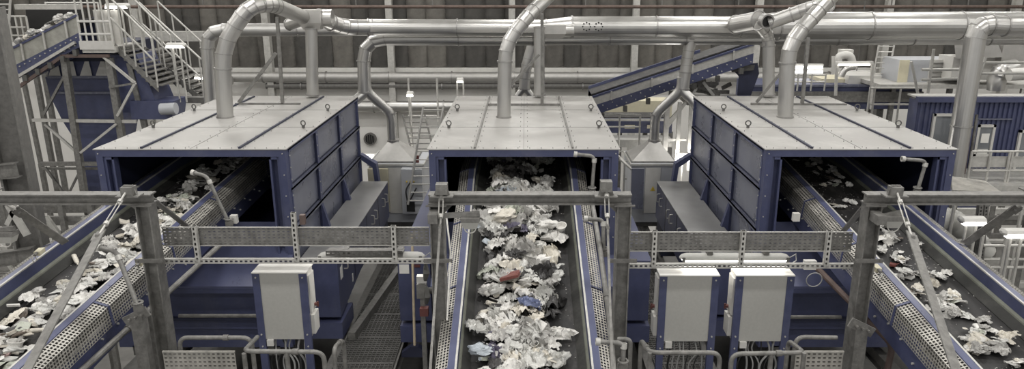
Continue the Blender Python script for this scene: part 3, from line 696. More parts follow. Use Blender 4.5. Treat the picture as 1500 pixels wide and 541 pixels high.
# fluorescent fixtures
def fluo(px0, px1, y, Y, label, on):
    a, b = Xat(px0, y, Y), Xat(px1, y, Y); z = at(0, y, Y).z
    t = thing('tube_light', label, 'lamp', ((a + b) / 2, Y, z))
    R = []
    for X, s_ in ((a, .3), (a + .03, .8), (a + .08, 1), (b - .08, 1), (b - .03, .8), (b, .3)):
        R.append([V((X, Y + .075 * s_ * math.cos(q * math.pi / 8), z + .05 * s_ * math.sin(q * math.pi / 8))) for q in range(0, 9)])
    MB().loft(R).build('housing', 'panel_grey', t, SM)
    R = []
    for X, s_ in ((a + .02, .3), (a + .05, .9), (b - .05, .9), (b - .02, .3)):
        R.append([V((X, Y + .07 * s_ * math.cos(q * math.pi / 8), z - .002 - .045 * s_ * math.sin(q * math.pi / 8))) for q in range(0, 9)])
    MB().loft(R).build('diffuser', 'lamp', t, SM)
    for u in (.27, .78):
        X = lerp(a, b, u); MB().bb(X - .03, X + .03, Y - .04, Y + .04, z + .045, z + .10).build('clip', 'galv', t)
    for u in (.03, .97): MB().bb(lerp(a, b, u) - .015, lerp(a, b, u) + .015, Y - .075, Y - .065, z - .04, z + .03).build('latch', 'steel_dark', t)
    MB().tube([(b, Y, z), (b + .06, Y - .02, z + .05), (b + .08, Y, z - .03), (b + .02, Y + .02, z - .09)], .006, 6).build('cable', 'cable_grey', t, SM)
    l = bpy.data.lights.new('tube_glow', 'AREA'); l.shape = 'RECTANGLE'; l.size = b - a - .1; l.size_y = .1; l.energy = 2.0 if on else .8; l.color = (1, .97, .9)
    lo = bpy.data.objects.new('tube_glow', l); COL.objects.link(lo); lo.location = ((a + b) / 2, Y, z - .06)
fluo(466, 622, 376, 7.32, 'long fluorescent lamp in a grey housing behind the left tray rail', False)
m = strut('', '', at(478, 370, 7.2), at(590, 370, 7.2), .05, (0, -1, 0)); m.bb(at(478, 370, 7.2).x, at(590, 370, 7.2).x, 7.2, 7.34, at(0, 370, 7.2).z - .004, at(0, 370, 7.2).z)
tag(m.build('mounting_rail', 'galv'), 'short slotted rail on top of the left fluorescent lamp', 'rail')
fluo(995, 1156, 378, 7.32, 'long fluorescent lamp glowing above the pair of cabinets', True)

# =====================================================================  CONTROL CABINETS
def cabinet(px0, px1, pyt, pyb, Y, label, side, cab):
    a, b = Xat(px0, pyt, Y), Xat(px1, pyt, Y); z1, z0 = at(0, pyt, Y).z, at(0, pyb, Y).z; D = .25
    t = thing('control_cabinet', label, 'cabinet', ((a + b) / 2, Y, 0))
    MB().bb(a + .01, b - .01, Y + .012, Y + D, z0, z1).build('body', 'white_paint', t)
    MB().bb(a + .075, b - .075, Y - .004, Y + .01, z0 + .0, z1 - .0).build('door_panel', 'panel_grey', t)
    MB().bb(a - .005, b + .005, Y - .01, Y + D + .01, z1, z1 + .012).build('top_cover', 'white_paint', t)
    for X0, X1 in ((a, a + .075), (b - .075, b)):
        fp = MB().bb(X0, X1, Y - .012, Y + .03, .02, z1); fp.k = 1
        for z_ in (z1 - .04, z0 + .06, z0 - .08): fp.cyl(((X0 + X1) / 2, Y - .012, z_), ((X0 + X1) / 2, Y - .022, z_), .009, 8)
        fp.build('frame_post', ['blue', 'galv_light'], t)
        MB().bb(X0 - .03, X1 + .03, Y - .06, Y + .1, 0, .02).build('foot', 'steel_dark', t)
    for zz_ in (.45,): MB().bb(a + .07, b - .07, Y + .0, Y + .03, zz_, zz_ + .06).build('cross_bar', 'blue', t)
    X = b if side > 0 else a
    MB().bb(X - side * .008, X + side * .012, Y + .05, Y + D - .03, z0 + .28, z1 - .05).build('side_door', 'white_paint', t)
    MB().bb(X - side * .008, X + side * .03, Y + .06, Y + D - .02, z0 + .03, z0 + .25).build('side_box', 'white_paint', t)
    k = MB().cyl((X + side * .01, Y + .17, z0 + .33), (X + side * .045, Y + .17, z0 + .33), .02, 12); k.box((X + side * .045, Y + .17, z0 + .33), (.02, .012, .06)); k.build('rotary_switch', 'red', t)
    rr = random.Random(int(px0))
    for q in range(9):
        X0 = lerp(a + .1, b - .1, q / 8); dx = rr.uniform(-.06, .06); dz = rr.uniform(.25, .5)
        MB().tube(rnd([(X0, Y + .1, z0), (X0 + dx, Y + .1 + rr.uniform(-.1, .03), z0 - .15), (X0 - dx, Y + .08, z0 - .3), (X0 + dx * .5, Y + .14, z0 - .55 - dz), (X0, Y + .15, .0)], .15, 5), rr.choice((.008, .011, .007)), 6).build('cable', rr.choice(('cable', 'cable', 'cable_grey')), t, SM)
    MB().bb(a + .09, a + .16, Y - .03, Y, z0 - .07, z0 - .0).build('plug', 'white_paint', t)
    for q in range(7):
        X0 = lerp(a + .1, b - .1, q / 6); MB().cyl((X0, Y + .1, z0 - .035), (X0, Y + .1, z0), .016, 10).build('cable_gland', 'steel_dark', t)
cabinet(369, 448, 401, 497, 7.12, 'grey control cabinet in a blue frame standing alone left of centre', 1, 0)
cabinet(967, 1054, 405, 500, 7.12, 'grey control cabinet in a blue frame, left of the pair under the glowing lamp', -1, 0)
cabinet(1079, 1164, 405, 500, 7.12, 'grey control cabinet in a blue frame, right of the pair under the glowing lamp', -1, 0)

# =====================================================================  FRONT GUARD RAILS
def rail_thing(label, paths, r=.021, name='guard_rail', m_='galv', fit=True, cat='railing', bend=.09):
    p0 = V(paths[0][0]); t = thing(name, label, cat, (p0.x, p0.y, min(V(p).z for q in paths for p in q)))
    for q in paths:
        MB().rtube(q, r, bend, 10, 5).build('tube', m_, t, SM)
        if fit:
            c = V(q[len(q) // 2]).lerp(V(q[len(q) // 2 - 1]), .35); d = (V(q[len(q) // 2]) - V(q[len(q) // 2 - 1])).normalized()
            MB().ring(c, d, r, .008, .05, 12).build('clamp', 'galv_dark', t)
    return t
def dn(p): return V((p.x, p.y, 0))
y = 5.9
def ap(px, py, Y=5.9): return at(px, py, Y)
a, b = ap(262, 495, 6.3), ap(368, 495, 6.3)
rail_thing('galvanised guard rail with rounded corner in front of left machine, left of the cabinet', [[dn(a), a, b, dn(b)]])
a, b, c = ap(377, 494, 6.3), ap(357, 515, 5.85), ap(474, 516, 5.85)
rail_thing('galvanised guard rail bending forward around the foot of the single cabinet', [[a, b, c, dn(c)], [dn(b), b + V((0, 0, -.02))], [ap(357, 515, 5.85) + V((0, 0, -.25)), c + V((0, 0, -.25))], [ap(420, 516, 5.85), dn(ap(420, 516, 5.85))]])
a, b = ap(489, 510, 6.1), ap(503, 498, 6.4)
rail_thing('narrow hoop rail closing the walkway right of the single cabinet', [[dn(a), a, b, dn(b)]])
a, b = ap(939, 498, 6.3), ap(952, 517, 5.9); c = ap(1055, 517, 5.9)
rail_thing('guard rail in front of the left cabinet of the pair', [[dn(a), a, b, c, dn(c)], [dn(b), b]])
a, b, c = ap(1072, 519, 5.85), ap(1178, 517, 5.85), ap(1155, 499, 6.25)
rail_thing('guard rail bending back beside the right cabinet of the pair', [[dn(a), a, b, c, dn(c)], [ap(1130, 518, 5.85), dn(ap(1130, 518, 5.85))], [dn(b), b]])
a, b = ap(1166, 494, 6.3), ap(1226, 495, 6.3)
rail_thing('short guard rail between the right cabinet and the right gantry post', [[dn(a), a, b]])
a, b = ap(921, 541, 6.3), ap(918, 497, 6.3)
rail_thing('short stub rail beside the right post of the centre gantry', [[dn(ap(924, 541, 6.3)), ap(924, 497, 6.3), ap(905, 497, 6.35)]])
# horizontal pipes behind the front posts
for (x0, x1, y_, Y, lab) in ((262, 376, 463, 7.5, 'horizontal grey pipe low across the front of the left machine'), (1156, 1232, 465, 7.5, 'horizontal grey pipe low across the front of the right machine')):
    tag(MB().cyl(at(x0, y_, Y), at(x1, y_, Y), .022, 10).build('cross_pipe', 'galv', smooth=SM), lab, 'pipe')
# perforated kick plates
for (x0, x1, lab) in ((238, 344, 'perforated steel toe plate at the foot of the left gantry'), (1166, 1236, 'perforated steel toe plate at the foot of the right gantry')):
    A0, B0 = at(x0, 516, 6.2), at(x1, 516, 6.2); m = MB(); m.lattice((A0.x, 6.2, A0.z - .5), (B0.x, 6.2, B0.z - .5), B0, A0, int((B0.x - A0.x) / .045), 12, .55, .3); m.bar(A0, B0, .02)
    tag(m.build('toe_plate', 'guard'), lab, 'plate')
    for X in (A0.x + .03, B0.x - .03): pass

# air / spray pipes over conveyors
def bentpipe(label, pts, r=.022, base=None):
    t = thing('air_pipe', label, 'pipe', V(pts[-1]))
    MB().rtube(pts, r, .07, 12, 6).build('tube', 'galv', t, SM)
    MB().ring(pts[0], V(pts[1]) - V(pts[0]), r, .012, .04, 14).build('nozzle', 'galv_light', t)
    MB().ring(V(pts[1]).lerp(V(pts[2]), .12), V(pts[2]) - V(pts[1]), r, .008, .05, 14).build('elbow_collar', 'galv_light', t)
    e = V(pts[-1]); MB().torus(e + V((0, 0, .06)), (0, 0, 1), r + .02, .012).build('flange', 'galv', t); MB().cyl(e - V((0, 0, .02)), e + V((0, 0, .03)), r + .025, 12).build('socket', 'galv', t)
bentpipe('bent grey air pipe rising beside the left conveyor at the hood mouth', [at(283, 253, 8.55), at(303, 258, 8.5), at(336, 328, 8.45)])
bentpipe('bent grey air pipe on the side guard of the left conveyor, near the gantry', [at(145, 363, 6.55), at(170, 368, 6.5), at(203, 452, 6.3)])
bentpipe('bent grey air pipe hanging in the mouth of the centre machine', [at(843, 226, 8.75), at(871, 229, 8.75), at(867, 282, 8.7)])
bentpipe('bent grey air pipe low beside the centre conveyor under the beam', [at(858, 321, 7.3), at(884, 322, 7.3), at(884, 372, 7.2)])
bentpipe('bent grey air pipe hanging in the mouth of the right machine', [at(1323, 233, 8.7), at(1357, 236, 8.7), at(1343, 282, 8.65)])
bentpipe('bent grey air pipe low at the near end of the centre conveyor', [at(876, 501, 5.9), at(914, 503, 5.9), at(912, 538, 5.85)])
# long tube rails along the conveyor sides
rail_thing('long grey tube running up along the outer side of the left conveyor', [[at(112, 550, 6.0), at(225, 448, 7.08), at(328, 354, 8.2)]], .031, 'side_tube', cat='pipe', bend=.02)
rail_thing('brown pipe descending beside the right conveyor to an elbow', [[at(1188, 384, 7.9), at(1308, 506, 7.08), at(1298, 550, 7.05)]], .034, 'side_tube', 'rust_pipe', cat='pipe')
rail_thing('grey tube with couplings descending along the right side of centre conveyor', [[at(868, 300, 8.2), at(880, 372, 7.0), at(893, 470, 6.2), at(899, 545, 5.7)]], .026, 'side_tube', cat='pipe', bend=.05)
rail_thing('thin bright rod running down the left guard of the centre conveyor', [[at(650, 285, 8.0), at(660, 370, 6.9), at(655, 470, 6.3)]][:1], .010, 'guard_rod', 'galv_light', False, 'rod')
# brackets under side tubes
for (px, py, Y, lab) in ((200, 464, 6.5, 'grey channel bracket with bolts carrying the left side tube'), (1262, 480, 6.6, 'grey channel bracket with bolts beside the right gantry post')):
    p = at(px, py, Y); m = MB(); s_ = -1 if px < 700 else 1
    m.bar(p + V((-.12, 0, .0 + s_ * .06)), p + V((.12, 0, .0 - s_ * .06)), .02, .1); m.bar(p + V((0, .03, 0)), V((p.x + .02, p.y + .03, 0)), .12, .10, up=(0, 1, 0))
    for e in (-.06, 0, .06): m.cyl(p + V((e, -.05, -s_ * e * .4)), p + V((e, 0, -s_ * e * .4)), .014, 8)
    tag(m.build('pipe_bracket', 'galv'), lab, 'bracket')
# pull-cord switches on conveyors
def pullsw(px, py, Y, label, ang):
    p = at(px, py, Y); t = thing('pull_switch', label, 'switch', p); R = Matrix.Rotation(ang, 3, 'Z')
    MB().box(p, (.06, .13, .045), R).build('housing', 'cream', t); MB().cyl(p + R @ V((0, -.065, .01)), p + R @ V((0, -.12, .0)), .016, 10).build('cord_eye', 'galv_dark', t); MB().cyl(p + R @ V((0, .065, 0)), p + R @ V((0, .11, 0)), .012, 10).build('gland', 'steel_dark', t)
    MB().torus(p + R @ V((.0, -.14, -.03)), (1, 0, 0), .03, .005).build('ring', 'galv_light', t)
pullsw(206, 384, 7.15, 'cream pull cord switch on the inner edge of the left conveyor', .2)
pullsw(58, 369, 7.3, 'cream pull cord switch outside the far edge of the left conveyor', .2)
pullsw(1284, 393, 7.05, 'cream pull cord switch on the inner edge of the right conveyor', -.1)
for (px, py, Y, lab) in ((343, 321, 8.5, 'small white box on the side guard of the left conveyor at the hood mouth'), (1166, 318, 8.5, 'small white box on the side beam of the right conveyor')):
    p = at(px, py, Y); tag(MB().box(p, (.08, .06, .1)).build('junction_box', 'white_paint'), lab, 'junction box')
p = at(1186, 388, 7.5); t = thing('junction_box', 'grey junction box with looped cable under the right tray', 'junction box', p)
MB().box(p, (.13, .06, .10)).build('housing', 'white_paint', t); MB().torus(p + V((.06, -.02, -.17)), (0, 1, .1), .085, .006, 20).build('cable_loop', 'cable_grey', t, SM)

# left instruments by the centre post: valves and broom
base = atz(608, 521, 0); top = V((base.x - .0, base.y + .2, at(0, 343, base.y + .2).z))
t = thing('push_broom', 'long handled broom leaning on the blue cabinet left of the centre machine', 'broom', base)
MB().cyl(base + V((0, 0, .12)), top, .017, 10).build('handle', 'wood', t, SM)
m = MB(); m.loft([[base + V((x_, y_, z_)) for x_, y_ in ((-w, -.05), (w, -.05), (w, .05), (-w, .05))] for w, z_ in ((.17, .0), (.17, .06), (.05, .15))]); m.build('head', 'blue_dark', t)
MB().bb(base.x - .17, base.x + .17, base.y - .04, base.y + .04, 0, .03).build('bristles', 'black', t)
p = at(618, 425, 7.3); t = thing('valve_unit', 'grey valve unit with dark hand levers beside the left post of centre gantry', 'valve', V((p.x, p.y, p.z - .2)))
MB().box(p, (.10, .10, .16)).build('body', 'galv', t); MB().cyl(p + V((.05, -.02, .0)), p + V((.16, -.02, 0)), .035, 14).build('coupling', 'steel_dark', t, SM)
for e in (-.13, .14): MB().tube([p + V((.05, -.06, e)), p + V((.07, -.1, e + .1)), p + V((.06, -.07, e + .2))], [.02, .035, .015], 10).build('lever', 'steel_dark', t, SM)
MB().bar(p + V((0, .03, -.08)), V((p.x, p.y + .03, 0)), .05).build('stand', 'galv', t)
MB().box(p + V((0, -.02, .14)), (.09, .07, .07)).build('head', 'white_paint', t)
MB().box(p + V((.02, -.02, -.24)), (.09, .08, .09)).build('red_box', 'red', t)

# =====================================================================  DUCTWORK
def duct(label, pts, r, joints=(), m_='duct', bend=None, name='extraction_duct', seg=3, rs=None, group=None):
    pts = [V(p) for p in pts]; path = rnd(pts, bend or r * 3.2, seg)
    t = thing(name, label, 'duct', pts[0])
    MB().tube(path, r, 28).build('pipe', m_, t, math.radians(9))
    acc = [0]
    for a, b in zip(path, path[1:]): acc.append(acc[-1] + (b - a).length)
    tot = acc[-1]; marks = [0.001, tot - .001]
    for i in range(1, len(path) - 1):
        marks.append(acc[i])
    s_ = .9
    for i in range(len(path) - 1):
        if acc[i + 1] - acc[i] > 1.6:
            k = int((acc[i + 1] - acc[i]) / 1.3)
            for q in range(1, k): marks.append(lerp(acc[i], acc[i + 1], q / k))
    for s_ in sorted(marks):
        for i in range(len(path) - 1):
            if acc[i] <= s_ <= acc[i + 1]:
                u = (s_ - acc[i]) / max(1e-6, acc[i + 1] - acc[i]); c = path[i].lerp(path[i + 1], u); d = path[i + 1] - path[i]
                st_ = (i == 0 or i >= len(path) - 2 or (path[i + 1] - path[i]).length > 1.2)
                MB().ring(c, d, r * .98, r * .02 + (.014 if st_ else .007), .026 if st_ else .012, 26).build('collar', 'flange', t, None); break
    return t
HY = YR + .25
# left machine
duct('tall silver duct rising from the left machine roof and arching to the junction box', [at(330, 171, 11.2), at(325, 66, 11.2), at(366, 8, 11.25), at(398, 6, 11.6), at(449, 27, 13.2)], .118)
duct('silver elbow duct behind the arching duct over left machine', [at(311, 175, 14.6), at(302, 44, 14.6), at(545, 43, 14.6)], .125, bend=.35)
duct('straight silver downpipe from the junction box to rear of left roof', [at(458, 139, 13.1), at(456, 42, 13.1)], .105)
def jbox(label, px, py, Y, w=.22, h=.2):
    p = at(px, py, Y); t = thing('duct_junction', label, 'duct fitting', p)
    MB().loft([[p + V((x_ * a, y_ * a, z_)) for x_, y_ in ((-w, -w), (w, -w), (w, w), (-w, w))] for a, z_ in ((.62, -h), (.9, -h * .4), (.9, h * .7))]).build('box', 'duct_dull', t)
    MB().cyl(p + V((w * .8, 0, 0)), p + V((w * 1.6, 0, 0)), h * .75, 20).build('spigot', 'duct', t, SM); return t
jbox('boxy silver duct junction above the rear of the left machine', 458, 26, 13.2)
duct('slanting silver duct from the left junction box to the main duct', [at(466, 25, 13.2), at(500, 40, 13.7), at(545, 40, 13.9)], .14)
duct('slim slanting duct end left of the junction box over left machine', [at(424, 36, 13.5), at(450, 27, 13.2)], .10)
duct('main silver duct across the hall, left section behind the centre machine', [at(540, 40, 13.9), at(800, 41, 13.9)], .15)
duct('main silver duct across the hall, middle section with round punched holes', [at(838, 39, 13.9), at(1084, 39, 13.9)], .185)
duct('main silver duct across the hall, right thick section', [at(1140, 38, 13.9), at(1540, 37, 13.9)], .25)
p0 = at(800, 41, 13.9); p1 = at(838, 39, 13.9)
def reducer(label, a, b, r0, r1):
    t = thing('duct_reducer', label, 'duct fitting', a); MB().tube([a, b], [r0, r1], 28).build('cone', 'duct', t, SM); MB().ring(b, b - a, r1, .02, .03).build('collar', 'flange', t)
reducer('short silver cone widening the main duct over the centre machine', p0, p1, .15, .185)
reducer('short silver cone widening the main duct left of the right machine', at(1084, 39, 13.9), at(1140, 38, 13.9), .185, .25)
duct('thinner silver duct running below the main duct, left part', [at(534, 135, 14.3), at(532, 57, 14.3), at(780, 57, 14.3)], .125, bend=.42)
duct('thinner silver duct running below the main duct, right part', [at(782, 57, 14.3), at(1560, 57, 14.3)], .115)
c_ = at(866, 38, 13.9); m = MB()
for e in (-.1, .12):
    for q in range(8):
        a_ = q * math.pi / 4; p = V((c_.x + e + .07 * math.cos(a_), c_.y, c_.z + .07 * math.sin(a_))); yy_ = 13.9 - math.sqrt(max(0, .188 ** 2 - (p.z - c_.z) ** 2))
        m.cyl((p.x, yy_ - .012, p.z), (p.x, yy_ + .02, p.z), .014, 8)
hp = m.build('hole_pattern', 'black', bpy.data.objects['extraction_duct.006'])
# branch ducts with Y to the pyramids
def ysplit(label, px, py, Y, lend, rmid, rend, r=.095):
    a = at(px, py, Y)
    t = thing('duct_fork', label, 'duct', a)
    MB().tube(rnd([a + V((0, 0, .25)), a, *rend], .15, 3), r, 24).build('branch', 'duct', t, math.radians(22))
    MB().tube(rnd([a + V((0, 0, .2)), a, *lend], .15, 3), r, 24).build('branch', 'duct', t, math.radians(22))
    for q in rend[:-1] + lend[:-1]: MB().ring(q, rend[-1] - rend[-2], r, .012, .03).build('collar', 'flange', t)
    return t
ysplit('forked silver duct feeding the left pyramid hood and left machine', 537, 134, 14.3, [at(505, 160, 14.1), at(500, 190, 14.0)], None, [at(573, 166, 14.5), at(575, 208, 14.5)])
duct('silver drop duct left of the incline conveyor, above the right fork', [at(1001, 130, 14.3), at(1006, 90, 14.3), at(1012, 57, 14.3)], .11, bend=.3)
ysplit('forked silver duct feeding the right pyramid hood and right machine', 998, 132, 14.3, [at(1020, 152, 14.2), at(1026, 180, 14.0)], None, [at(960, 168, 14.5), at(958, 208, 14.5)])
# centre machine
duct('tall silver duct rising from the centre machine roof and bending right', [at(738, 171, 11.2), at(740, 66, 11.2), at(770, 26, 11.3), at(830, -30, 12.3)], .105)
duct('straight silver downpipe behind the bent duct over the centre machine', [at(790, 139, 13.1), at(790, 40, 13.1)], .095)
jbox('flat silver duct junction over the rear of the centre machine', 812, 44, 13.5, .22, .14)
duct('slender bent duct behind the centre machine roof', [at(768, 130, 15.0), at(770, 100, 15.0), at(782, 60, 15.0)], .11)
ysplit('small duct fork behind the centre machine roof', 768, 128, 15.0, [at(757, 142, 15.0), at(752, 160, 15)], None, [at(780, 142, 15.0), at(786, 160, 15)], .07)
# right machine
duct('tall silver duct rising from the right machine roof and bending right', [at(1150, 171, 11.2), at(1155, 64, 11.2), at(1195, 20, 11.3), at(1240, -30, 11.7)], .115)
duct('silver downpipe with open elbow behind the right machine roof', [at(1126, 139, 13.1), at(1126, 52, 13.1), at(1112, 36, 12.9)], .105, bend=.2)
p = at(1122, 31, 12.7); t = thing('duct_elbow', 'open ended silver elbow with dark mouth above right machine', 'duct fitting', p)
MB().ring(p, (.25, -1, -.1), .10, .025, .12).build('rim', 'flange', t); MB().cyl(p + V((0, .05, 0)), p + V((0, .06, 0)), .1, 20).build('mouth_shade', 'black', t)  # black disc stands in for the shade inside the open mouth
duct('silver branch duct slanting from the open elbow up to the right', [at(1128, 33, 12.8), at(1180, 14, 12.6), at(1215, 5, 12.2)], .115)
duct('large silver branch from the main duct to the open elbow', [at(1078, 36, 13.6), at(1112, 30, 13.0)], .16)
# big vertical duct far right
duct('big silver duct dropping from the main duct beside the blue cabin', [at(1472, 38, 12.6), at(1432, 36, 12.6), at(1370, 420, 12.6)], .165, bend=.32)
# roof stands
def stand(label, Y, z, parts):
    t = thing('pipe_stand', label, 'stand', V((at(parts[0][0], parts[0][1], Y).x, Y, z)))
    for (x0, y0, x1, y1, w) in parts: MB().bar(at(x0, y0, Y), at(x1, y1, Y), w, w, up=(0, 1, 0)).build('strut', 'galv', t)
stand('angle iron pipe stand on the left machine roof', 12.35, ZT, ((345, 153, 440, 153, .05), (414, 152, 406, 25, .05), (350, 150, 404, 78, .05)))
stand('angle iron pipe stand on the centre machine roof', 12.25, ZT, ((715, 154, 820, 154, .05), (794, 152, 794, 20, .05), (747, 126, 790, 80, .04)))
stand('angle iron pipe stand on the right machine roof', 12.3, ZT, ((1100, 153, 1240, 154, .05), (1175, 152, 1184, 55, .05), (1108, 150, 1145, 105, .04)))

# pyramid hoods + grey cabinets between machines at the rear
def pyramid(px, label, x0, x1, apx):
    Y = 14.5; a = at(x0, 236, Y - .4); b = at(x1, 236, Y - .4); c = at(apx, 207, Y); t = thing('extraction_hood', label, 'hood', V(((a.x + b.x) / 2, Y, a.z)))
    w = (b.x - a.x) / 2; mx = (a.x + b.x) / 2
    MB().loft([[V((mx + i * w, Y + j * w, a.z)) for i, j in ((-1, -1), (1, -1), (1, 1), (-1, 1))], [V((c.x + i * .1, Y + j * .1, c.z)) for i, j in ((-1, -1), (1, -1), (1, 1), (-1, 1))]]).build('pyramid', 'duct_dull', t)
    MB().bb(mx - w - .02, mx + w + .02, Y - w - .02, Y + w + .02, a.z - .03, a.z).build('flange', 'galv', t)
    MB().cyl(c - V((0, 0, .02)), c + V((0, 0, .04)), .12, 20).build('collar', 'flange', t)
    return a.z - .03
zp = pyramid(577, 'grey pyramid extraction hood on the left grey cabinet', 545, 608, 576)
pyramid(957, 'grey pyramid extraction hood on the right grey cabinet', 926, 988, 958)
def greycab(x0, x1, label, right):
    Y = 14.0; a = at(x0, 245, Y).x; b = at(x1, 245, Y).x
    t = thing('equipment_cabinet', label, 'cabinet', ((a + b) / 2, Y, 0))
    MB().bb(a, b, Y, 15.1, .1, zp).build('body', 'grey_box', t); MB().bb(a - .02, b + .02, Y - .03, 15.12, zp - .04, zp - .002).build('top', 'galv_light', t)
    MB().bb(a + .04, b - .04, Y + .04, 15.0, 0, .1).build('plinth', 'steel_dark', t)
    w = b - a
    if not right:
        MB().bb(a + .0 * w, a + .36 * w, Y - .12, Y - .01, .35, zp - .08).build('side_box', 'cream', t)
        MB().bb(a + .36 * w, a + .6 * w, Y - .02, Y, .3, zp - .08).build('door', 'white_paint', t)
        d = MB().bb(a + .62 * w, b, Y - .22, Y - .01, .35, zp - .06); d = d.build('switch_box', 'grey_box', t)
        MB().bb(a + .7 * w, a + .85 * w, Y - .24, Y - .22, .4, .6).build('vent_grille', 'black', d)
        for q in range(3): MB().cyl((a + .72 * w + q * .07, Y - .25, zp - .3), (a + .72 * w + q * .07, Y - .22, zp - .3), .015, 8).build('lamp', 'yellow', d)
        MB().tube(rnd([(a + .78 * w, Y - .24, zp - .32), (a + .7 * w, Y - .3, zp - .45), (a + .73 * w, Y - .26, zp - .75), (a + .9 * w, Y - .3, .9)], .1), .014, 8).build('cable', 'cable', d, SM)
        m = MB().cyl((b - .12, Y + .1, zp), (b - .12, Y + .1, zp + .14), .03, 10).build('signal_light', 'red', t)
    else:
        MB().bb(a + .32 * w, a + .66 * w, Y - .02, Y, .3, zp - .08).build('door', 'white_paint', t); MB().bb(a + .66 * w + .01, b - .02, Y - .02, Y, .3, zp - .08).build('door', 'grey_box', t)
        s_ = MB().add([(a + .44 * w, Y - .025, zp - .55), (a + .56 * w, Y - .025, zp - .55), (a + .50 * w, Y - .025, zp - .45)], [(0, 1, 2)]).build('warning_sign', 'yellow', t)
        MB().add([(a + .495 * w, Y - .028, zp - .54), (a + .51 * w, Y - .028, zp - .54), (a + .5 * w, Y - .028, zp - .475)], [(0, 1, 2)]).build('bolt_symbol', 'black', s_)
        MB().bb(a - .05, a + .22 * w, Y - .4, Y - .33, .5, zp + .0).build('open_door', 'blue_panel_lit', t)
        for q in range(2): MB().bar((a - .05 - q * .0, Y - .36, zp - .02 - q * .0), (a - .25, Y - .1 + q * .3, zp + .12), .03).build('door_stay', 'galv_light', t)
greycab(540, 620, 'grey electrical cabinet with cream side box behind the left walkway', False)
greycab(925, 990, 'grey electrical cabinet with yellow warning triangle behind the right walkway', True)

# small stuff around: stairs + ladder left of centre machine
def ladder(label, a, b, w, n, cat='ladder', name='ladder', step=.03, Mx='galv_light', d=(1, 0, 0)):
    a, b = V(a), V(b); t = thing(name, label, cat, a); x_ = V(d).normalized() * w / 2
    for s_ in (-1, 1): MB().tube([a + x_ * s_, b + x_ * s_], .022, 8).build('stile', Mx, t, SM)
    for q in range(n):
        c = a.lerp(b, (q + .5) / n); MB().tube([c - x_, c + x_], .014, 6).build('rung', Mx, t, SM)
    return t
ladder('pale ladder leaning beside the left side of centre machine', at(612, 300, 13.6), at(635, 155, 13.9), .38, 12)
ladder('dark stepped ladder behind the left side of centre machine', at(621, 230, 16), at(606, 168, 16.5), .5, 8, Mx='galv_dark')
def posts(label, pxs, ytop, ybot, Y, rails, m_='galv_light', r=.022, name='railing', group=None):
    x0 = at(pxs[0], ytop, Y); t = thing(name, label, 'railing', V((x0.x, Y, at(0, ybot, Y).z)))
    for px in pxs: a = at(px, ytop, Y); MB().cyl(V((a.x, Y, at(0, ybot, Y).z)), a, r, 8).build('post', m_, t, SM)
    for ry in rails: MB().cyl(at(pxs[0], ry, Y), at(pxs[-1], ry, Y), r * .9, 8).build('rail', m_, t, SM)
    return t
posts('pale pipe railing behind the left pyramid hood', (598, 640), 115, 240, 16.5, (170, 187, 200))
posts('pale railing right of the centre machine, in front of the blue conveyor side', (880, 908, 938), 168, 225, 16, (168, 186, 222))
posts('pale railing on the platform right of the centre machine, nearest', (915, 930, 962), 236, 300, 14.6, (236, 262, 280))
# lamps on stalks in the background
def stalk(label, px, py, pyb, Y, w=.5, two=True):
    p = at(px, py, Y); t = thing('stalk_lamp', label, 'lamp', V((p.x, Y, at(0, pyb, Y).z)))
    for e in ((-.07, .07) if two else (0,)): MB().cyl(V((p.x + e, Y, at(0, pyb, Y).z if py < 100 else GZ)), p + V((e, 0, -.02)), .02, 8).build('pole', 'galv_light', t, SM)
    R = []
    for X, s_ in ((-.5, .4), (-.42, 1), (.42, 1), (.5, .4)): R.append([p + V((X * w, .09 * s_ * math.cos(q * math.pi / 4), .05 * s_ * math.sin(q * math.pi / 4))) for q in range(8)])
    MB().loft(R).build('housing', 'white_paint', t, SM)
    MB().bb(p.x - .42 * w, p.x + .42 * w, Y - .1, Y - .02, p.z - .055, p.z - .02).build('tube', 'lamp', t)
    if 'below' in label or 'low behind' in label:
        l = bpy.data.lights.new('lamp_glow', 'POINT'); l.energy = 45; l.shadow_soft_size = .15; l.color = (1, .97, .92)
        lo = bpy.data.objects.new('lamp_glow', l); COL.objects.link(lo); lo.location = p + V((0, -.25, -.1))
stalk('double pole lamp on the stairs, uppermost by the stair tower', 172, 8, 95, 15.5, .5)
stalk('double pole lamp on the stairs, lower one right of the tower', 258, 66, 150, 15.5, .42)
stalk('wall lamp at the foot of the stairs behind the left roof', 295, 112, 150, 17, .3)
stalk('small lamp beside the pale railing behind the left pyramid', 601, 137, 200, 16.4, .16, False)
stalk('small lamp on a pole left of the centre roof', 674, 117, 150, 16.4, .16)
stalk('bright lamp low behind the left machine side', 540, 228, 260, 15.6, .45, False)
stalk('bright lamp below the right forked duct', 1000, 226, 270, 15.6, .3, False)
stalk('bright lamp at the near right, left of two', 1424, 322, 380, 9.5, .36)
stalk('bright lamp at the near right edge', 1490, 340, 420, 9.0, .42)

# =====================================================================  LEFT BACKGROUND
# big near column
c0 = at(25, 235, 9.6)
tag(MB().ibeam((c0.x - .02, 9.6, GZ), (c0.x - .02, 9.6, c0.z + 2.0), .34, .34, .03, up=(1, .35, 0)).build('steel_column', 'galv_dark'), 'massive dark steel column at the left edge', 'column')
p = at(10, 252, 9.4); tag(MB().ibeam(at(-60, 256, 9.4), at(26, 249, 9.4), .12, .2).build('column_beam', 'galv'), 'short grey beam joined to the massive left column', 'beam')
tag(MB().ibeam(at(-60, 388, 9.4), at(52, 372, 9.4), .12, .2).build('column_beam', 'galv'), 'lower grey beam running to the foot of the massive left column', 'beam')
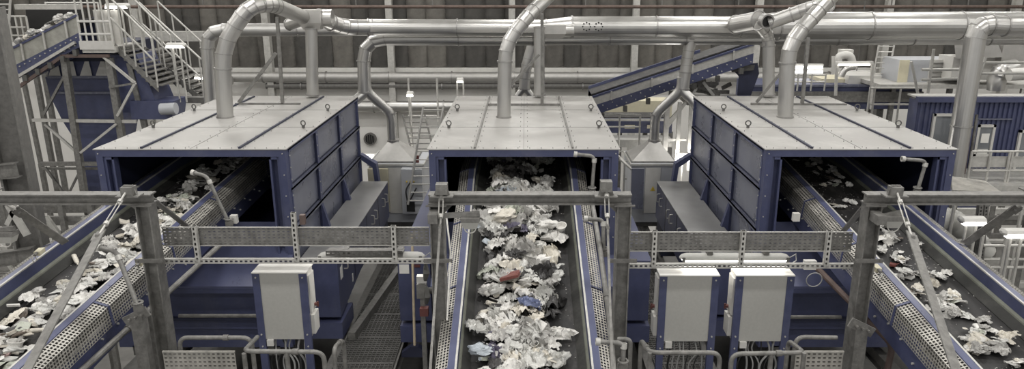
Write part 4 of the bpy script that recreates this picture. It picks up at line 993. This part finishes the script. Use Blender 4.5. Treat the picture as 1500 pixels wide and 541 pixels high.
# inclined feed conveyor top left
def incline(label, A, B, Wd, h, mats, nm='inclined_conveyor', skirt=.5):
    A, B = V(A), V(B); t = thing(nm, label, 'conveyor', A); d = (B - A); up = V((0, 0, 1)); bk = V((0, Wd, 0))
    bo = MB().plate(A, B, B - up * h, A - up * h, -.05); bo.k = 1
    for q in range(34):
        c = A.lerp(B, (q + .5) / 34) + V((0, -.0, -h * (.25 + .5 * (q % 2)))); bo.cyl(c, c - V((0, .03, 0)), .013, 6)
    bo.build('side_beam', ['blue', 'galv_light'], t)
    MB().plate(A + up * skirt, B + up * skirt, B, A, -.04).build('side_skirt', mats, t)
    MB().bar(A + up * skirt, B + up * skirt, .06, .04).build('top_edge', 'blue', t)
    MB().plate(A + bk + up * (skirt + .12), A.lerp(B, .72) + bk + up * (skirt + .12), A.lerp(B, .72) + bk, A + bk, .05).build('far_guard', 'blue', t)
    MB().plate(A + bk + up * skirt, B + bk + up * skirt, B + bk - up * h, A + bk - up * h, .05).build('far_side', 'blue', t)
    MB().plate(A + V((0, .05, .25)), B + V((0, .05, .25)), B + V((0, Wd, .25)), A + V((0, Wd, .25)), .03).build('belt', 'belt', t)
    dn_ = d.normalized()
    for q in range(12):
        c = A.lerp(B, (q + .5) / 12); MB().box(c + V((0, -.04, skirt * .5)), (.035, .03, skirt)).build('skirt_rib', 'galv_light', t) if q % 3 == 1 else None
    for q in range(7):
        c = A.lerp(B, (q + .5) / 7) - up * (h + .04); MB().box(c + V((0, -.02, -.03)), (.08, .1, .12)).build('roller_bracket', 'steel_dark', t)
    return t
A_, B_ = at(-6, 113, 15.0), at(120, 56, 15.0)
A_.y = B_.y = 15.0
incline('blue inclined conveyor carrying waste up to the tower at top left', at(-10, 112, 15), at(117, 47, 15), .9, .27, 'chute_skirt', skirt=.33)
rz = random.Random(5)
for q in range(60):
    u = rz.random(); c = at(-10, 112, 15).lerp(at(92, 60, 15), u)
    waste(rz.choice(('bag', 'paper')), rz.choice(('w_white', 'w_clear', 'w_cream', 'w_grey')), c + V((0, rz.uniform(.12, .8), .40 + rz.uniform(0, .10))), rz.uniform(.16, .3), 'riding up the inclined conveyor at top left', rz)
tag(MB().plate(at(40, 12, 16.4), at(122, 12, 16.4), at(125, 70, 16.4), at(45, 84, 16.4), .06).build('chute_hood', 'black'), 'dark rubber hood panel above the inclined conveyor', 'panel')
tag(MB().bar(at(24, 10, 15.3), at(118, 10, 15.3), .12, .1).build('top_beam', 'galv_light'), 'pale beam along the top of the dark hood panel', 'beam')
# hopper
t = thing('feed_hopper', 'large dark blue hopper inside the steel tower at left', 'hopper', V((at(150, 300, 16).x, 16, GZ)))
def hq(x0, x1, y, Y=15.9, Wd=1.3):
    a, b = at(x0, y, Y), at(x1, y, Y); return [a, b, b + V((0, Wd, 0)), a + V((0, Wd, 0))]
MB().loft([hq(72, 186, 62), hq(74, 186, 90)]).build('head_box', 'blue_dark', t)
MB().loft([hq(72, 186, 90), hq(70, 188, 112)]).build('slotted_band', 'blue', t)
for q in range(5):
    xx = 80 + q * 23; MB().loft([[at(xx + a, y_, 15.86 + e) for a, y_ in ((-9, 111), (9, 111), (4, 90), (-2, 90))] for e in (0, .03)]).build('white_flap', 'white_paint', t)
MB().loft([hq(66, 166, 113), hq(74, 162, 142, 15.9, 1.2), hq(92, 170, 178, 15.9, 1.0), hq(120, 172, 222, 15.9, .7), hq(122, 172, 300, 15.9, .7)]).build('funnel', 'blue', t)
for y_ in (113, 136, 176): MB().bar(at(70 if y_ < 120 else 82, y_, 15.85), at(168, y_, 15.85), .05).build('band', 'edge', t)
MB().loft([hq(190, 255, 148, 15.2, .6), hq(192, 252, 175, 15.2, .6)]).build('side_drive', 'blue', t)
MB().cyl(at(236, 160, 15.1), at(258, 159, 15.1), .12, 20).build('motor', 'grey_box', t, SM)
MB().loft([hq(158, 200, 80, 15.3, .8), hq(180, 235, 165, 15.3, .8)]).build('chute', 'blue', t)
# steel tower
t = thing('steel_tower', 'grey braced steel tower around the hopper at left', 'tower', V((at(100, 300, 15.3).x, 15.3, GZ)))
def mem(x0, y0, x1, y1, Y=15.2, w=.12, m_='galv', Y2=None):
    MB().bar(at(x0, y0, Y), at(x1, y1, Y2 or Y), w * .78, w * .78, up=(0, 1, 0)).build('member', m_, t)
for a in ((93, 75, 126, 300, 15.1, .15), (160, 85, 182, 222, 15.1, .16), (190, 92, 213, 188, 15.3, .13), (52, 105, 88, 300, 16.8, .12), (35, 120, 60, 240, 16.8, .10), (63, 95, 100, 300, 16.8, .12)): mem(*a[:4], a[4], a[5])
for (px, py, Y) in ((126, 300, 15.1), (182, 222, 15.1), (88, 300, 16.8), (60, 240, 16.8)):
    q = at(px, py, Y); MB().bar(q, V((q.x, Y, GZ)), .09, .09, up=(0, 1, 0)).build('leg', 'galv', t)
for a in ((20, 133, 92, 82, 15.0, .08, 'rust_pipe'), (92, 82, 160, 82, 15.0, .08, 'rust_pipe'), (0, 128, 110, 62, 14.95, .07, 'galv_light'), (48, 176, 200, 178, 15.1, .08, 'galv_light'), (60, 240, 175, 240, 15.1, .1, 'galv'), (60, 247, 175, 247, 15.5, .06, 'galv'), (98, 105, 64, 168, 15.2, .06, 'galv'), (66, 182, 118, 228, 15.2, .06, 'galv_light'), (118, 224, 170, 182, 15.0, .06, 'galv_light'), (150, 82, 198, 122, 15, .06, 'galv_light'), (198, 122, 172, 170, 15, .06, 'galv_light'), (198, 122, 160, 128, 15, .05, 'galv'), (160, 185, 120, 240, 16, .05, 'galv'), (66, 245, 95, 285, 15.4, .06, 'galv'), (100, 285, 120, 245, 15.4, .05, 'galv')): mem(*a)
# stairs
def stairs(label, A, B, n, wid, Y=None):
    A, B = V(A), V(B); t = thing('steel_stairs', label, 'stairs', B if B.z < A.z else A)
    W = V((0, wid, 0))
    for w in (V((0, 0, 0)), W): MB().plate(A + w + V((0, 0, .06)), B + w + V((0, 0, .06)), B + w - V((0, 0, .10)), A + w - V((0, 0, .10)), .02).build('stringer', 'galv', t)
    for q in range(n):
        c = A.lerp(B, (q + .5) / n); MB().box(c + W / 2, (.26, wid, .03)).build('tread', 'galv_dark', t)
    for w in (V((0, -.02, 0)), W):
        for h in (.55, 1.0): MB().tube([A + w + V((0, 0, h)), B + w + V((0, 0, h))], .02, 8).build('handrail', 'galv_light', t, SM)
        for q in range(5): c = A.lerp(B, q / 4) + w; MB().tube([c, c + V((0, 0, 1.0))], .018, 8).build('baluster', 'galv_light', t, SM)
    return t
stairs('steel stairs descending from the tower platform, upper flight', at(168, 66, 15.2), at(232, 128, 15.2), 10, .8)
stairs('steel stairs descending to the left roof, lower flight', at(214, 72, 16.4), at(300, 150, 16.4), 12, .8)
t = thing('tower_platform', 'white railed platform at the top of the left tower', 'platform', at(150, 72, 15.1))
p0, p1 = at(124, 68, 15.1), at(170, 68, 15.1)
MB().bb(p0.x, p1.x, 15.0, 16.0, p0.z - .12, p0.z).build('deck', 'galv_light', t); MB().bb(p0.x - .02, p1.x + .02, 14.96, 15.0, p0.z - .05, p0.z + .12).build('toe_board', 'white_paint', t)
for q in range(6):
    X = lerp(p0.x, p1.x, q / 5); MB().cyl((X, 15.0, p0.z), (X, 15.0, p0.z + .95), .018, 8).build('baluster', 'white_paint', t, SM)
for h in (.25, .5, .95): MB().cyl((p0.x, 15.0, p0.z + h), (p1.x, 15.0, p0.z + h), .024, 8).build('rail', 'white_paint', t, SM)
for q in range(3):
    X = lerp(p0.x, p1.x, .2 + q * .28); MB().cyl((X, 15.5, p0.z), (X, 15.5, p0.z + .7), .07, 14).build('drum_post', 'white_paint', t, SM)
posts('thin white railing above the dark hood panel at top left', (66, 143), 3, 14, 15.6, (4,), 'white_paint', .016)
posts('pale railing cage left of the dark hood panel', (12, 22, 30, 38), 24, 70, 16, (24, 40, 52), 'galv_light', .022)
ladder('pale ladder at the extreme top left corner', at(-2, 70, 14.6), at(2, -5, 14.6), .35, 10)
tag(MB().bb(at(206, 146, 16).x, at(305, 146, 16).x, 15.9, 16.1, at(0, 142, 16).z - .12, at(0, 142, 16).z).build('landing_beam', 'galv_dark'), 'dark landing beam at the foot of the stairs behind the left roof', 'beam')
# lower-left clutter: racks of steel below
for q in range(3):
    Y = 12.5 + q * 1.2; a, b = at(-40, 300 + q * 5, Y), at(175, 300 + q * 5, Y); t = thing('pipe_rack', ['nearest', 'middle', 'farthest'][q] + ' steel rack of stacked rails in the lower hall at left', 'rack', V((a.x, Y, GZ)))
    for k in range(7):
        z_ = b.z - k * .28; MB().bar(V((a.x, Y, z_)), V((b.x, Y + .1, z_)), .05, .09).build('shelf_beam', random.choice(('galv', 'galv_dark', 'galv_light')), t)
    for k in range(6):
        X = lerp(a.x, b.x, k / 5); MB().bar((X, Y, GZ), (X, Y, b.z + .1), .08, .08, up=(0, 1, 0)).build('upright', 'galv', t)
    for k in range(4): X = lerp(a.x, b.x, k / 4); MB().bar((X, Y - .05, b.z - .2), (lerp(a.x, b.x, (k + 1) / 4), Y - .05, b.z - 1.5), .06, .06).build('brace', 'galv_light', t)
t = thing('diagonal_strut', 'pale flat strut crossing low at the left edge above the conveyor', 'strut', at(0, 300, 8.8))
MB().bar(at(12, 300, 9.0), at(40, 345, 9.0), .1, .02, up=(0, 1, 0)).build('flat_bar', 'galv_light', t); MB().bar(at(10, 330, 9.0), at(24, 300, 9.0), .06, .02, up=(0, 1, 0)).build('flat_bar', 'galv_light', t)

# =====================================================================  RIGHT BACKGROUND
incline('blue inclined conveyor with pale skirt rising behind the centre and right machines', at(866, 156, 15.3), at(1104, 78, 15.3), .8, .21, 'galv_light', skirt=.19)
t = thing('drop_chute', 'dark blue drop chute under the top end of the inclined conveyor', 'chute', at(1090, 140, 15.8))
MB().loft([[at(x_, y_, 15.5 + e) for x_, y_ in ((1068, 96), (1110, 92), (1112, 108), (1100, 140), (1080, 140), (1082, 112))] for e in (0, .7)]).build('body', 'blue_dark', t)
MB().loft([[at(x_, y_, 15.4 + e) for x_, y_ in ((1068, 97), (1106, 95), (1104, 103), (1072, 106))] for e in (0, .1)]).build('lip', 'steel_dark', t)
t = thing('support_trestle', 'pale braced trestle under the inclined conveyor beside right machine', 'trestle', V((at(975, 250, 15.6).x, 15.6, at(0, 260, 15.6).z)))
for (x0, y0, x1, y1, w) in ((978, 150, 972, 250, .10), (996, 150, 990, 250, .08), (1012, 150, 1008, 250, .06), (978, 180, 1005, 150, .06), (1020, 130, 975, 190, .05), (975, 205, 1005, 205, .05), (1030, 120, 1045, 140, .06), (962, 215, 966, 160, .05)): MB().bar(at(x0, y0, 15.6), at(x1, y1, 15.6), w, w, up=(0, 1, 0)).build('member', 'galv_light', t)
rz = random.Random(9)
for q in range(14):
    a = at(rz.uniform(1015, 1075), rz.uniform(112, 138), 15.9); b = a + V((rz.uniform(-.6, .6), rz.uniform(-.2, .4), rz.uniform(-.15, .15)))
    tag(MB().bar(a, b, .05, .08).build('steel_offcut', random.choice(('galv', 'galv_dark'))), 'jumbled steel profile in the pile under the drop chute', 'profile', 'steel profiles under the drop chute')
tag(MB().bb(at(1000, 140, 16).x, at(1080, 140, 16).x, 15.5, 16.4, at(0, 142, 16).z - .1, at(0, 140, 16).z).build('scrap_shelf', 'galv_dark'), 'grey shelf carrying the steel profiles under the drop chute', 'shelf')
# blue side beam + cream walls between centre and right
def blk(name, label, cat, x0, x1, y0, y1, Y, D, m_, extra=None):
    a, b = at(x0, y0, Y), at(x1, y0, Y); z1, z0 = a.z, at(0, y1, Y).z; t = thing(name, label, cat, V(((a.x + b.x) / 2, Y, z0)))
    MB().bb(a.x, b.x, Y, Y + D, z0, z1).build('body', m_, t)
    if name != 'cross_conveyor':
        for u in (.08, .92): MB().bb(lerp(a.x, b.x, u) - .05, lerp(a.x, b.x, u) + .05, Y + D * .4, Y + D * .4 + .1, GZ, z0).build('leg', 'galv', t)
    return t, a.x, b.x, z0, z1
t, a, b, z0, z1 = blk('cross_conveyor', 'blue cross conveyor side with cream label plates behind centre machine', 'conveyor', 872, 985, 177, 195, 17, .9, 'blue')
for (x0, x1) in ((915, 930), (948, 960)): MB().bb(at(x0, 185, 16.98).x, at(x1, 185, 16.98).x, 16.97, 17.0, at(0, 188, 17).z, at(0, 183, 17).z).build('label_plate', 'cream', t)
MB().bb(a, b, 16.96, 17.0, z1, z1 + .05).build('rim', 'galv_light', t); MB().bb(a, b, 17.3, 18.0, z1, z1 + .02).build('belt', 'belt', t)
for q in range(4): MB().bb(lerp(a, b, q / 3) - .05, lerp(a, b, q / 3) + .05, 17.1, 17.2, GZ, z0).build('leg', 'galv', t)
blk('equipment_housing', 'cream long housing behind the blue cross conveyor', 'housing', 880, 985, 148, 176, 18.6, .6, 'cream')
blk('equipment_housing', 'pale lower housing below the blue cross conveyor', 'housing', 880, 985, 205, 216, 16.5, .5, 'galv_light')
# distant platform right: blue band with grey band and railing
t, a, b, z0, z1 = blk('cross_conveyor', 'long blue conveyor side with grey cover strip right of the right roof', 'conveyor', 1100, 1352, 125, 160, 17.2, 1.2, 'blue')
MB().bb(a, b, 17.12, 17.2, at(0, 149, 17.2).z, at(0, 134, 17.2).z).build('cover_strip', 'galv', t); MB().bb(a, b, 17.15, 17.2, z1 - .03, z1 + .02).build('rim', 'edge', t)
for q in range(6): MB().bb(lerp(a, b, q / 5) - .06, lerp(a, b, q / 5) + .06, 17.4, 17.5, GZ, z0).build('leg', 'galv', t)
posts('pale pipe railing along the long blue conveyor behind right roof', (1275, 1282, 1320, 1345), 128, 185, 15.4, (129, 153), 'galv_light', .022)
posts('pale bent railing at the top of the right machine roof, behind', (1160, 1170, 1190, 1210), 108, 133, 16.4, (110, 120), 'galv_light', .02)
blk('equipment_housing', 'cream box behind the right machine roof', 'housing', 1204, 1244, 116, 129, 17.6, .8, 'cream')
blk('equipment_housing', 'white box beside the cream box behind the right roof', 'housing', 1244, 1292, 111, 128, 17.4, .8, 'white_paint')
t, a, b, z0, z1 = blk('storage_container', 'long grey container with cream end strip, far right background', 'container', 1318, 1420, 88, 122, 16.8, .8, 'grey_box')
MB().bb(a, a + .22, 16.77, 16.8, z0, z1).build('end_strip', 'cream', t)
MB().bb(at(1366, 88, 16.7).x, b, 16.7, 16.8, z0, z1 + .02).build('white_cover', 'white_paint', t)
for q in range(5): MB().bb(at(1366, 88, 16.7).x, b, 16.66, 16.7, lerp(z0, z1, (q + .5) / 5) - .01, lerp(z0, z1, (q + .5) / 5) + .01).build('cover_rib', 'galv', t)
blk('platform_slab', 'pale platform edge under the grey container', 'platform', 1290, 1560, 124, 130, 16.4, 2.0, 'galv_light')
ladder('pale ladder against the dark insulation above the right machine', at(1290, 112, 17.5), at(1299, 64, 17.5), .36, 6)
t = thing('blower_unit', 'pale blower with curved pipes under a long lamp, behind right roof', 'blower', at(1235, 120, 17))
MB().loft([[at(x_, y_, 17 + e) for x_, y_ in ((1218, 82), (1226, 82), (1226, 108), (1218, 108))] for e in (0, .3)]).build('side_plate', 'white_paint', t)
MB().tube(rnd([at(1228, 95, 17), at(1228, 82, 17), at(1246, 80, 17), at(1250, 100, 17)], .3, 6), .09, 16).build('bent_pipe', 'white_paint', t, SM)
MB().box(at(1238, 82, 17.2), (.28, .2, .3)).build('motor_box', 'white_paint', t)
MB().tube(rnd([at(1232, 112, 16.9), at(1238, 100, 16.9), at(1252, 98, 16.9)], .15, 5), .07, 14).build('hose', 'duct', t, SM)
t = thing('lamp_frame', 'white goalpost frame with a long lamp on top behind the right roof', 'lamp', V((at(1225, 150, 16.3).x, 16.3, at(0, 140, 16.3).z)))
MB().bar(at(1224, 93, 16.3), at(1278, 92, 16.3), .1, .07).build('housing', 'white_paint', t); MB().bar(at(1228, 95.5, 16.25), at(1274, 95, 16.25), .05, .03).build('tube', 'lamp', t)
for (x0, y1) in ((1224, 140), (1276, 160)): MB().cyl(at(x0, y1, 16.3), at(x0 + 2, 93, 16.3), .035, 10).build('post', 'galv_light', t, SM)
for k, (px, py, w) in enumerate(((1178, 97, .5), (1178, 104, .5), (1256, 107, .4), (1180, 90, .01))):
    if w > .1:
        p = at(px, py, 19); t = thing('hall_lamp', ['distant glowing lamp, upper of two left of the blower', 'distant glowing lamp, lower of two left of the blower', 'distant glowing lamp below the goalpost frame'][k], 'lamp', p)
        MB().bb(p.x - w, p.x + w, 19, 19.12, p.z, p.z + .05).build('housing', 'white_paint', t); MB().cyl((p.x, 19.06, p.z + .05), (p.x, 19.06, 9.5), .012, 6).build('hanger', 'steel_dark', t); MB().bb(p.x - w * .95, p.x + w * .95, 18.98, 19.1, p.z - .06, p.z).build('tube', 'lamp', t)
# blue cabin
def corr(x0, x1, Y, z0, z1, pitch=.09, d=.03):
    m = MB(); n = int((x1 - x0) / pitch); prof = []
    for q in range(n):
        X = x0 + q * (x1 - x0) / n; w = (x1 - x0) / n
        prof += [(X, Y), (X + w * .35, Y), (X + w * .5, Y - d), (X + w * .85, Y - d)]
    prof.append((x1, Y)); m.loft([[V((a, b, z)) for a, b in prof] for z in (z0, z1)], close=False); return m
Yc = 13.6; a, b = at(1346, 150, Yc).x, at(1640, 150, Yc).x; z1, z0 = at(0, 146, Yc).z, at(0, 262, Yc).z
t = thing('control_cabin', 'blue corrugated cabin with window and door at the right', 'cabin', V(((a + b) / 2, Yc, z0)))
corr(a, b, Yc, z0, z1).build('front_wall', 'blue', t); MB().bb(a, b, Yc + .02, Yc + .35, z0, z1 - .02).build('core', 'blue', t)
MB().bb(a - .05, b, Yc + .0, Yc + .35, z1 + .03, z1 + .06).build('roof', 'galv_light', t); MB().bb(a - .06, b, Yc - .09, Yc + .02, z1 - .04, z1 + .06).build('roof_trim', 'blue', t); MB().bb(a - .03, b, Yc - .06, Yc + .1, z0 - .1, z0).build('sill_beam', 'galv', t)
def window(px0, px1, py0, py1, nm, papers=()):
    wa, wb = at(px0, py0, Yc - .05).x, at(px1, py0, Yc - .05).x; w1, w0 = at(0, py0, Yc).z, at(0, py1, Yc).z
    w = MB(); fr = .045; w.bb(wa, wb, Yc - .07, Yc - .02, w1 - fr, w1); w.bb(wa, wb, Yc - .07, Yc - .02, w0, w0 + fr); w.bb(wa, wa + fr, Yc - .07, Yc - .02, w0, w1); w.bb(wb - fr, wb, Yc - .07, Yc - .02, w0, w1)
    w = w.build(nm, 'white_paint', t); MB().bb(wa + fr, wb - fr, Yc - .045, Yc - .035, w0 + fr, w1 - fr).build('pane', 'glass', w)
    for (u0, u1, v0, v1) in papers: MB().bb(lerp(wa, wb, u0), lerp(wa, wb, u1), Yc - .05, Yc - .046, lerp(w0, w1, v0), lerp(w0, w1, v1)).build('notice', 'paper', w)
window(1368, 1404, 166, 222, 'window'); window(1433, 1459, 182, 228, 'door_window', ((.3, .75, .42, .72), (.2, .8, .08, .22)))
da, db = at(1429, 175, Yc).x, at(1480, 175, Yc).x; MB().bb(da, da + .03, Yc - .06, Yc - .02, z0, at(0, 174, Yc).z).build('door_frame', 'edge', t); MB().bb(da, db, Yc - .06, Yc - .02, at(0, 175, Yc).z, at(0, 173, Yc).z).build('door_frame', 'edge', t)
window(1494, 1530, 190, 250, 'window')
# cabin platform railing with pale sheet
Yr = 12.6
t = posts('pale pipe railing with sheet panel in front of the cabin door', (1424, 1452, 1480, 1484, 1512, 1540), 222, 275, Yr, (222, 250), 'galv_light', .022)
MB().bb(at(1426, 232, Yr).x, at(1545, 232, Yr).x, Yr + .03, Yr + .04, at(0, 246, Yr).z, at(0, 230, Yr).z).build('sheet_panel', 'galv_light', t)
tag(MB().bb(at(1395, 262, 12.5).x, at(1600, 262, 12.5).x, 12.4, Yc + 3, at(0, 272, 12.4).z - .1, at(0, 272, 12.4).z).build('cabin_platform', 'galv_light'), 'pale walkway platform in front of the blue cabin', 'platform')
for k, px in enumerate((1408, 1415, 1422)):
    tag(MB().cyl(V((at(px, 300, 13.2).x, 13.2, GZ)), at(px + 9, 160 + k * 4, 13.2), .025 + .01 * (k % 2), 8).build('riser_pipe', 'galv' if k != 1 else 'rust_pipe', smooth=SM), ['leftmost', 'brown middle', 'rightmost'][k] + ' riser pipe beside the big vertical duct at the cabin', 'pipe')
# scaffold poles in front of container
t = thing('scaffold', 'pipe scaffold with horizontal poles above the cabin roof', 'scaffold', V((at(1365, 140, 14.6).x, 14.6, at(0, 140, 14.6).z)))
for (x0, y0, x1, y1) in ((1358, 145, 1368, 72), (1426, 140, 1444, 84), (1470, 255, 1500, 130), (1350, 102, 1410, 102), (1350, 117, 1410, 115), (1420, 92, 1530, 92), (1420, 108, 1530, 107), (1430, 140, 1540, 138), (1335, 90, 1345, 140)): MB().cyl(at(x0, y0, 14.6), at(x1, y1, 14.6), .028, 8).build('pole', 'galv_light', t, SM)
for px in (1358, 1426, 1470): q = at(px, 142, 14.6); MB().cyl(q, V((q.x, q.y, GZ)), .028, 8).build('pole', 'galv_light', t, SM)
t = thing('air_handler', 'silver air handling box with flexible hose above the cabin', 'air handler', at(1450, 110, 16))
MB().loft([[at(x_, y_, 16 + e) for x_, y_ in ((1398, 64), (1416, 62), (1462, 64), (1470, 84), (1400, 86))] for e in (0, .8)]).build('hood', 'duct_dull', t)
MB().box(at(1473, 72, 16.4), (.5, .6, .5)).build('box', 'duct_dull', t); MB().box(at(1436, 98, 16.6), (1.6, .6, .5)).build('unit', 'white_paint', t)
pp = rnd([at(1488, 98, 15.8), at(1462, 104, 15.8), at(1458, 132, 15.8)], .3, 8); MB().tube(pp, [.17 + (.02 if q % 2 else 0) for q in range(len(pp))], 16).build('flexible_hose', 'duct', t, SM)
t = thing('air_duct', 'white square trunk at the extreme right edge above the cabin', 'duct', at(1495, 110, 15.4)); MB().tube([at(1478, 110, 15.4), at(1530, 106, 15.4)], .13, 16).build('pipe', 'white_paint', t, SM)
# near right: cable ladder, pipes
t = thing('walkway_edge', 'grey mesh walkway edge right of the right machine, below the cabin', 'walkway', at(1394, 275, 11.0))
MB().plate(at(1392, 262, 11.6), at(1440, 268, 11.6), at(1465, 285, 11.0), at(1394, 282, 11.0), .04).build('deck', 'guard', t); MB().tube([at(1393, 261, 11.6), at(1442, 268, 11.6), at(1465, 284, 11.0)], .03, 8).build('edge_tube', 'galv_light', t, SM)
posts('pale pipe railing frame at the right edge near the glowing lamps', (1400, 1450, 1500, 1540), 290, 420, 10.2, (300, 352, 380), 'galv_light', .025)
posts('pale low railing frame behind the glowing lamps at right', (1440, 1475, 1530), 345, 420, 9.6, (360, 392), 'galv_light', .025)
t = thing('cable_ladder', 'vertical slotted cable ladder beyond the right gantry', 'cable ladder', at(1426, 380, 9.8))
for e in (0, 8): strut('', '', at(1428 + e, 380, 9.8), at(1436 + e, 296, 9.8), .06, (0, -1, 0)).build('stile', 'galv_dark', t)
for q in range(5): MB().tube(rnd([at(1425 + q * 2, 372, 9.78), at(1433 + q * 2, 310, 9.78), at(1445 + q * 2, 296, 9.9)], .2), .014, 6).build('cable', 'cable', t, SM)
for k in range(3): 
    pp = [at(1378 + k * 20, 330 + k * 14, 10.4) + V((0, 0, .0)), at(1394 + k * 20, 338 + k * 14, 10.4)]
p_ = rnd([at(1372, 322, 10.4), at(1392, 322, 10.4), at(1425, 350, 10.4), at(1440, 372, 10.4)], .4, 10)
tag(MB().tube(p_, [.17 + (.015 if q % 2 else -.01) for q in range(len(p_))], 20).build('flexible_duct', 'panel_grey', smooth=SM), 'ribbed pale flexible duct behind the right conveyor', 'duct')
blk('lower_housing', 'dark blue machine part behind the right conveyor under the cabin platform', 'housing', 1378, 1432, 296, 312, 10.9, .8, 'blue')
for q in range(3):
    Y = 10.5 + q * 1.2; a, b = at(1380, 400, Y), at(1600, 400, Y); t = thing('storage_rack', ['nearest', 'middle', 'farthest'][q] + ' open steel rack in the lower hall at right' if True else ['nearest', 'middle', 'farthest'][q] + ' steel support frame in the lower hall at right', 'frame', V((a.x, Y, GZ)))
    for k in range(5): MB().bar(V((a.x, Y, a.z + 1.0 - k * .4)), V((b.x, Y, a.z + 1.0 - k * .4)), .06, .08).build('beam', random.choice(('galv', 'galv_dark', 'galv_light')), t)
    for k in range(5): X = lerp(a.x, b.x, k / 4); MB().bar((X, Y, GZ), (X, Y, a.z + 1.1), .08, .08, up=(0, 1, 0)).build('upright', 'galv', t)

# =====================================================================  CAMERA, WORLD, LOOK
cam = bpy.data.cameras.new('camera'); co = bpy.data.objects.new('camera', cam); COL.objects.link(co)
co.location = (0, 0, HC); co.rotation_euler = (math.pi / 2 - A, 0, 0)
cam.sensor_fit = 'HORIZONTAL'; cam.sensor_width = 36; cam.lens = F / 1500 * 36; cam.shift_x = -20 / 1500; cam.clip_end = 200
S = bpy.context.scene; S.camera = co
w = bpy.data.worlds.new('world'); S.world = w; w.use_nodes = True
w.node_tree.nodes['Background'].inputs['Color'].default_value = (1, .985, .96, 1); w.node_tree.nodes['Background'].inputs['Strength'].default_value = .55
S.view_settings.view_transform = 'Standard'; S.view_settings.look = 'None'; S.view_settings.gamma = 1; S.view_settings.exposure = 0.0; S.view_settings.use_curve_mapping = False
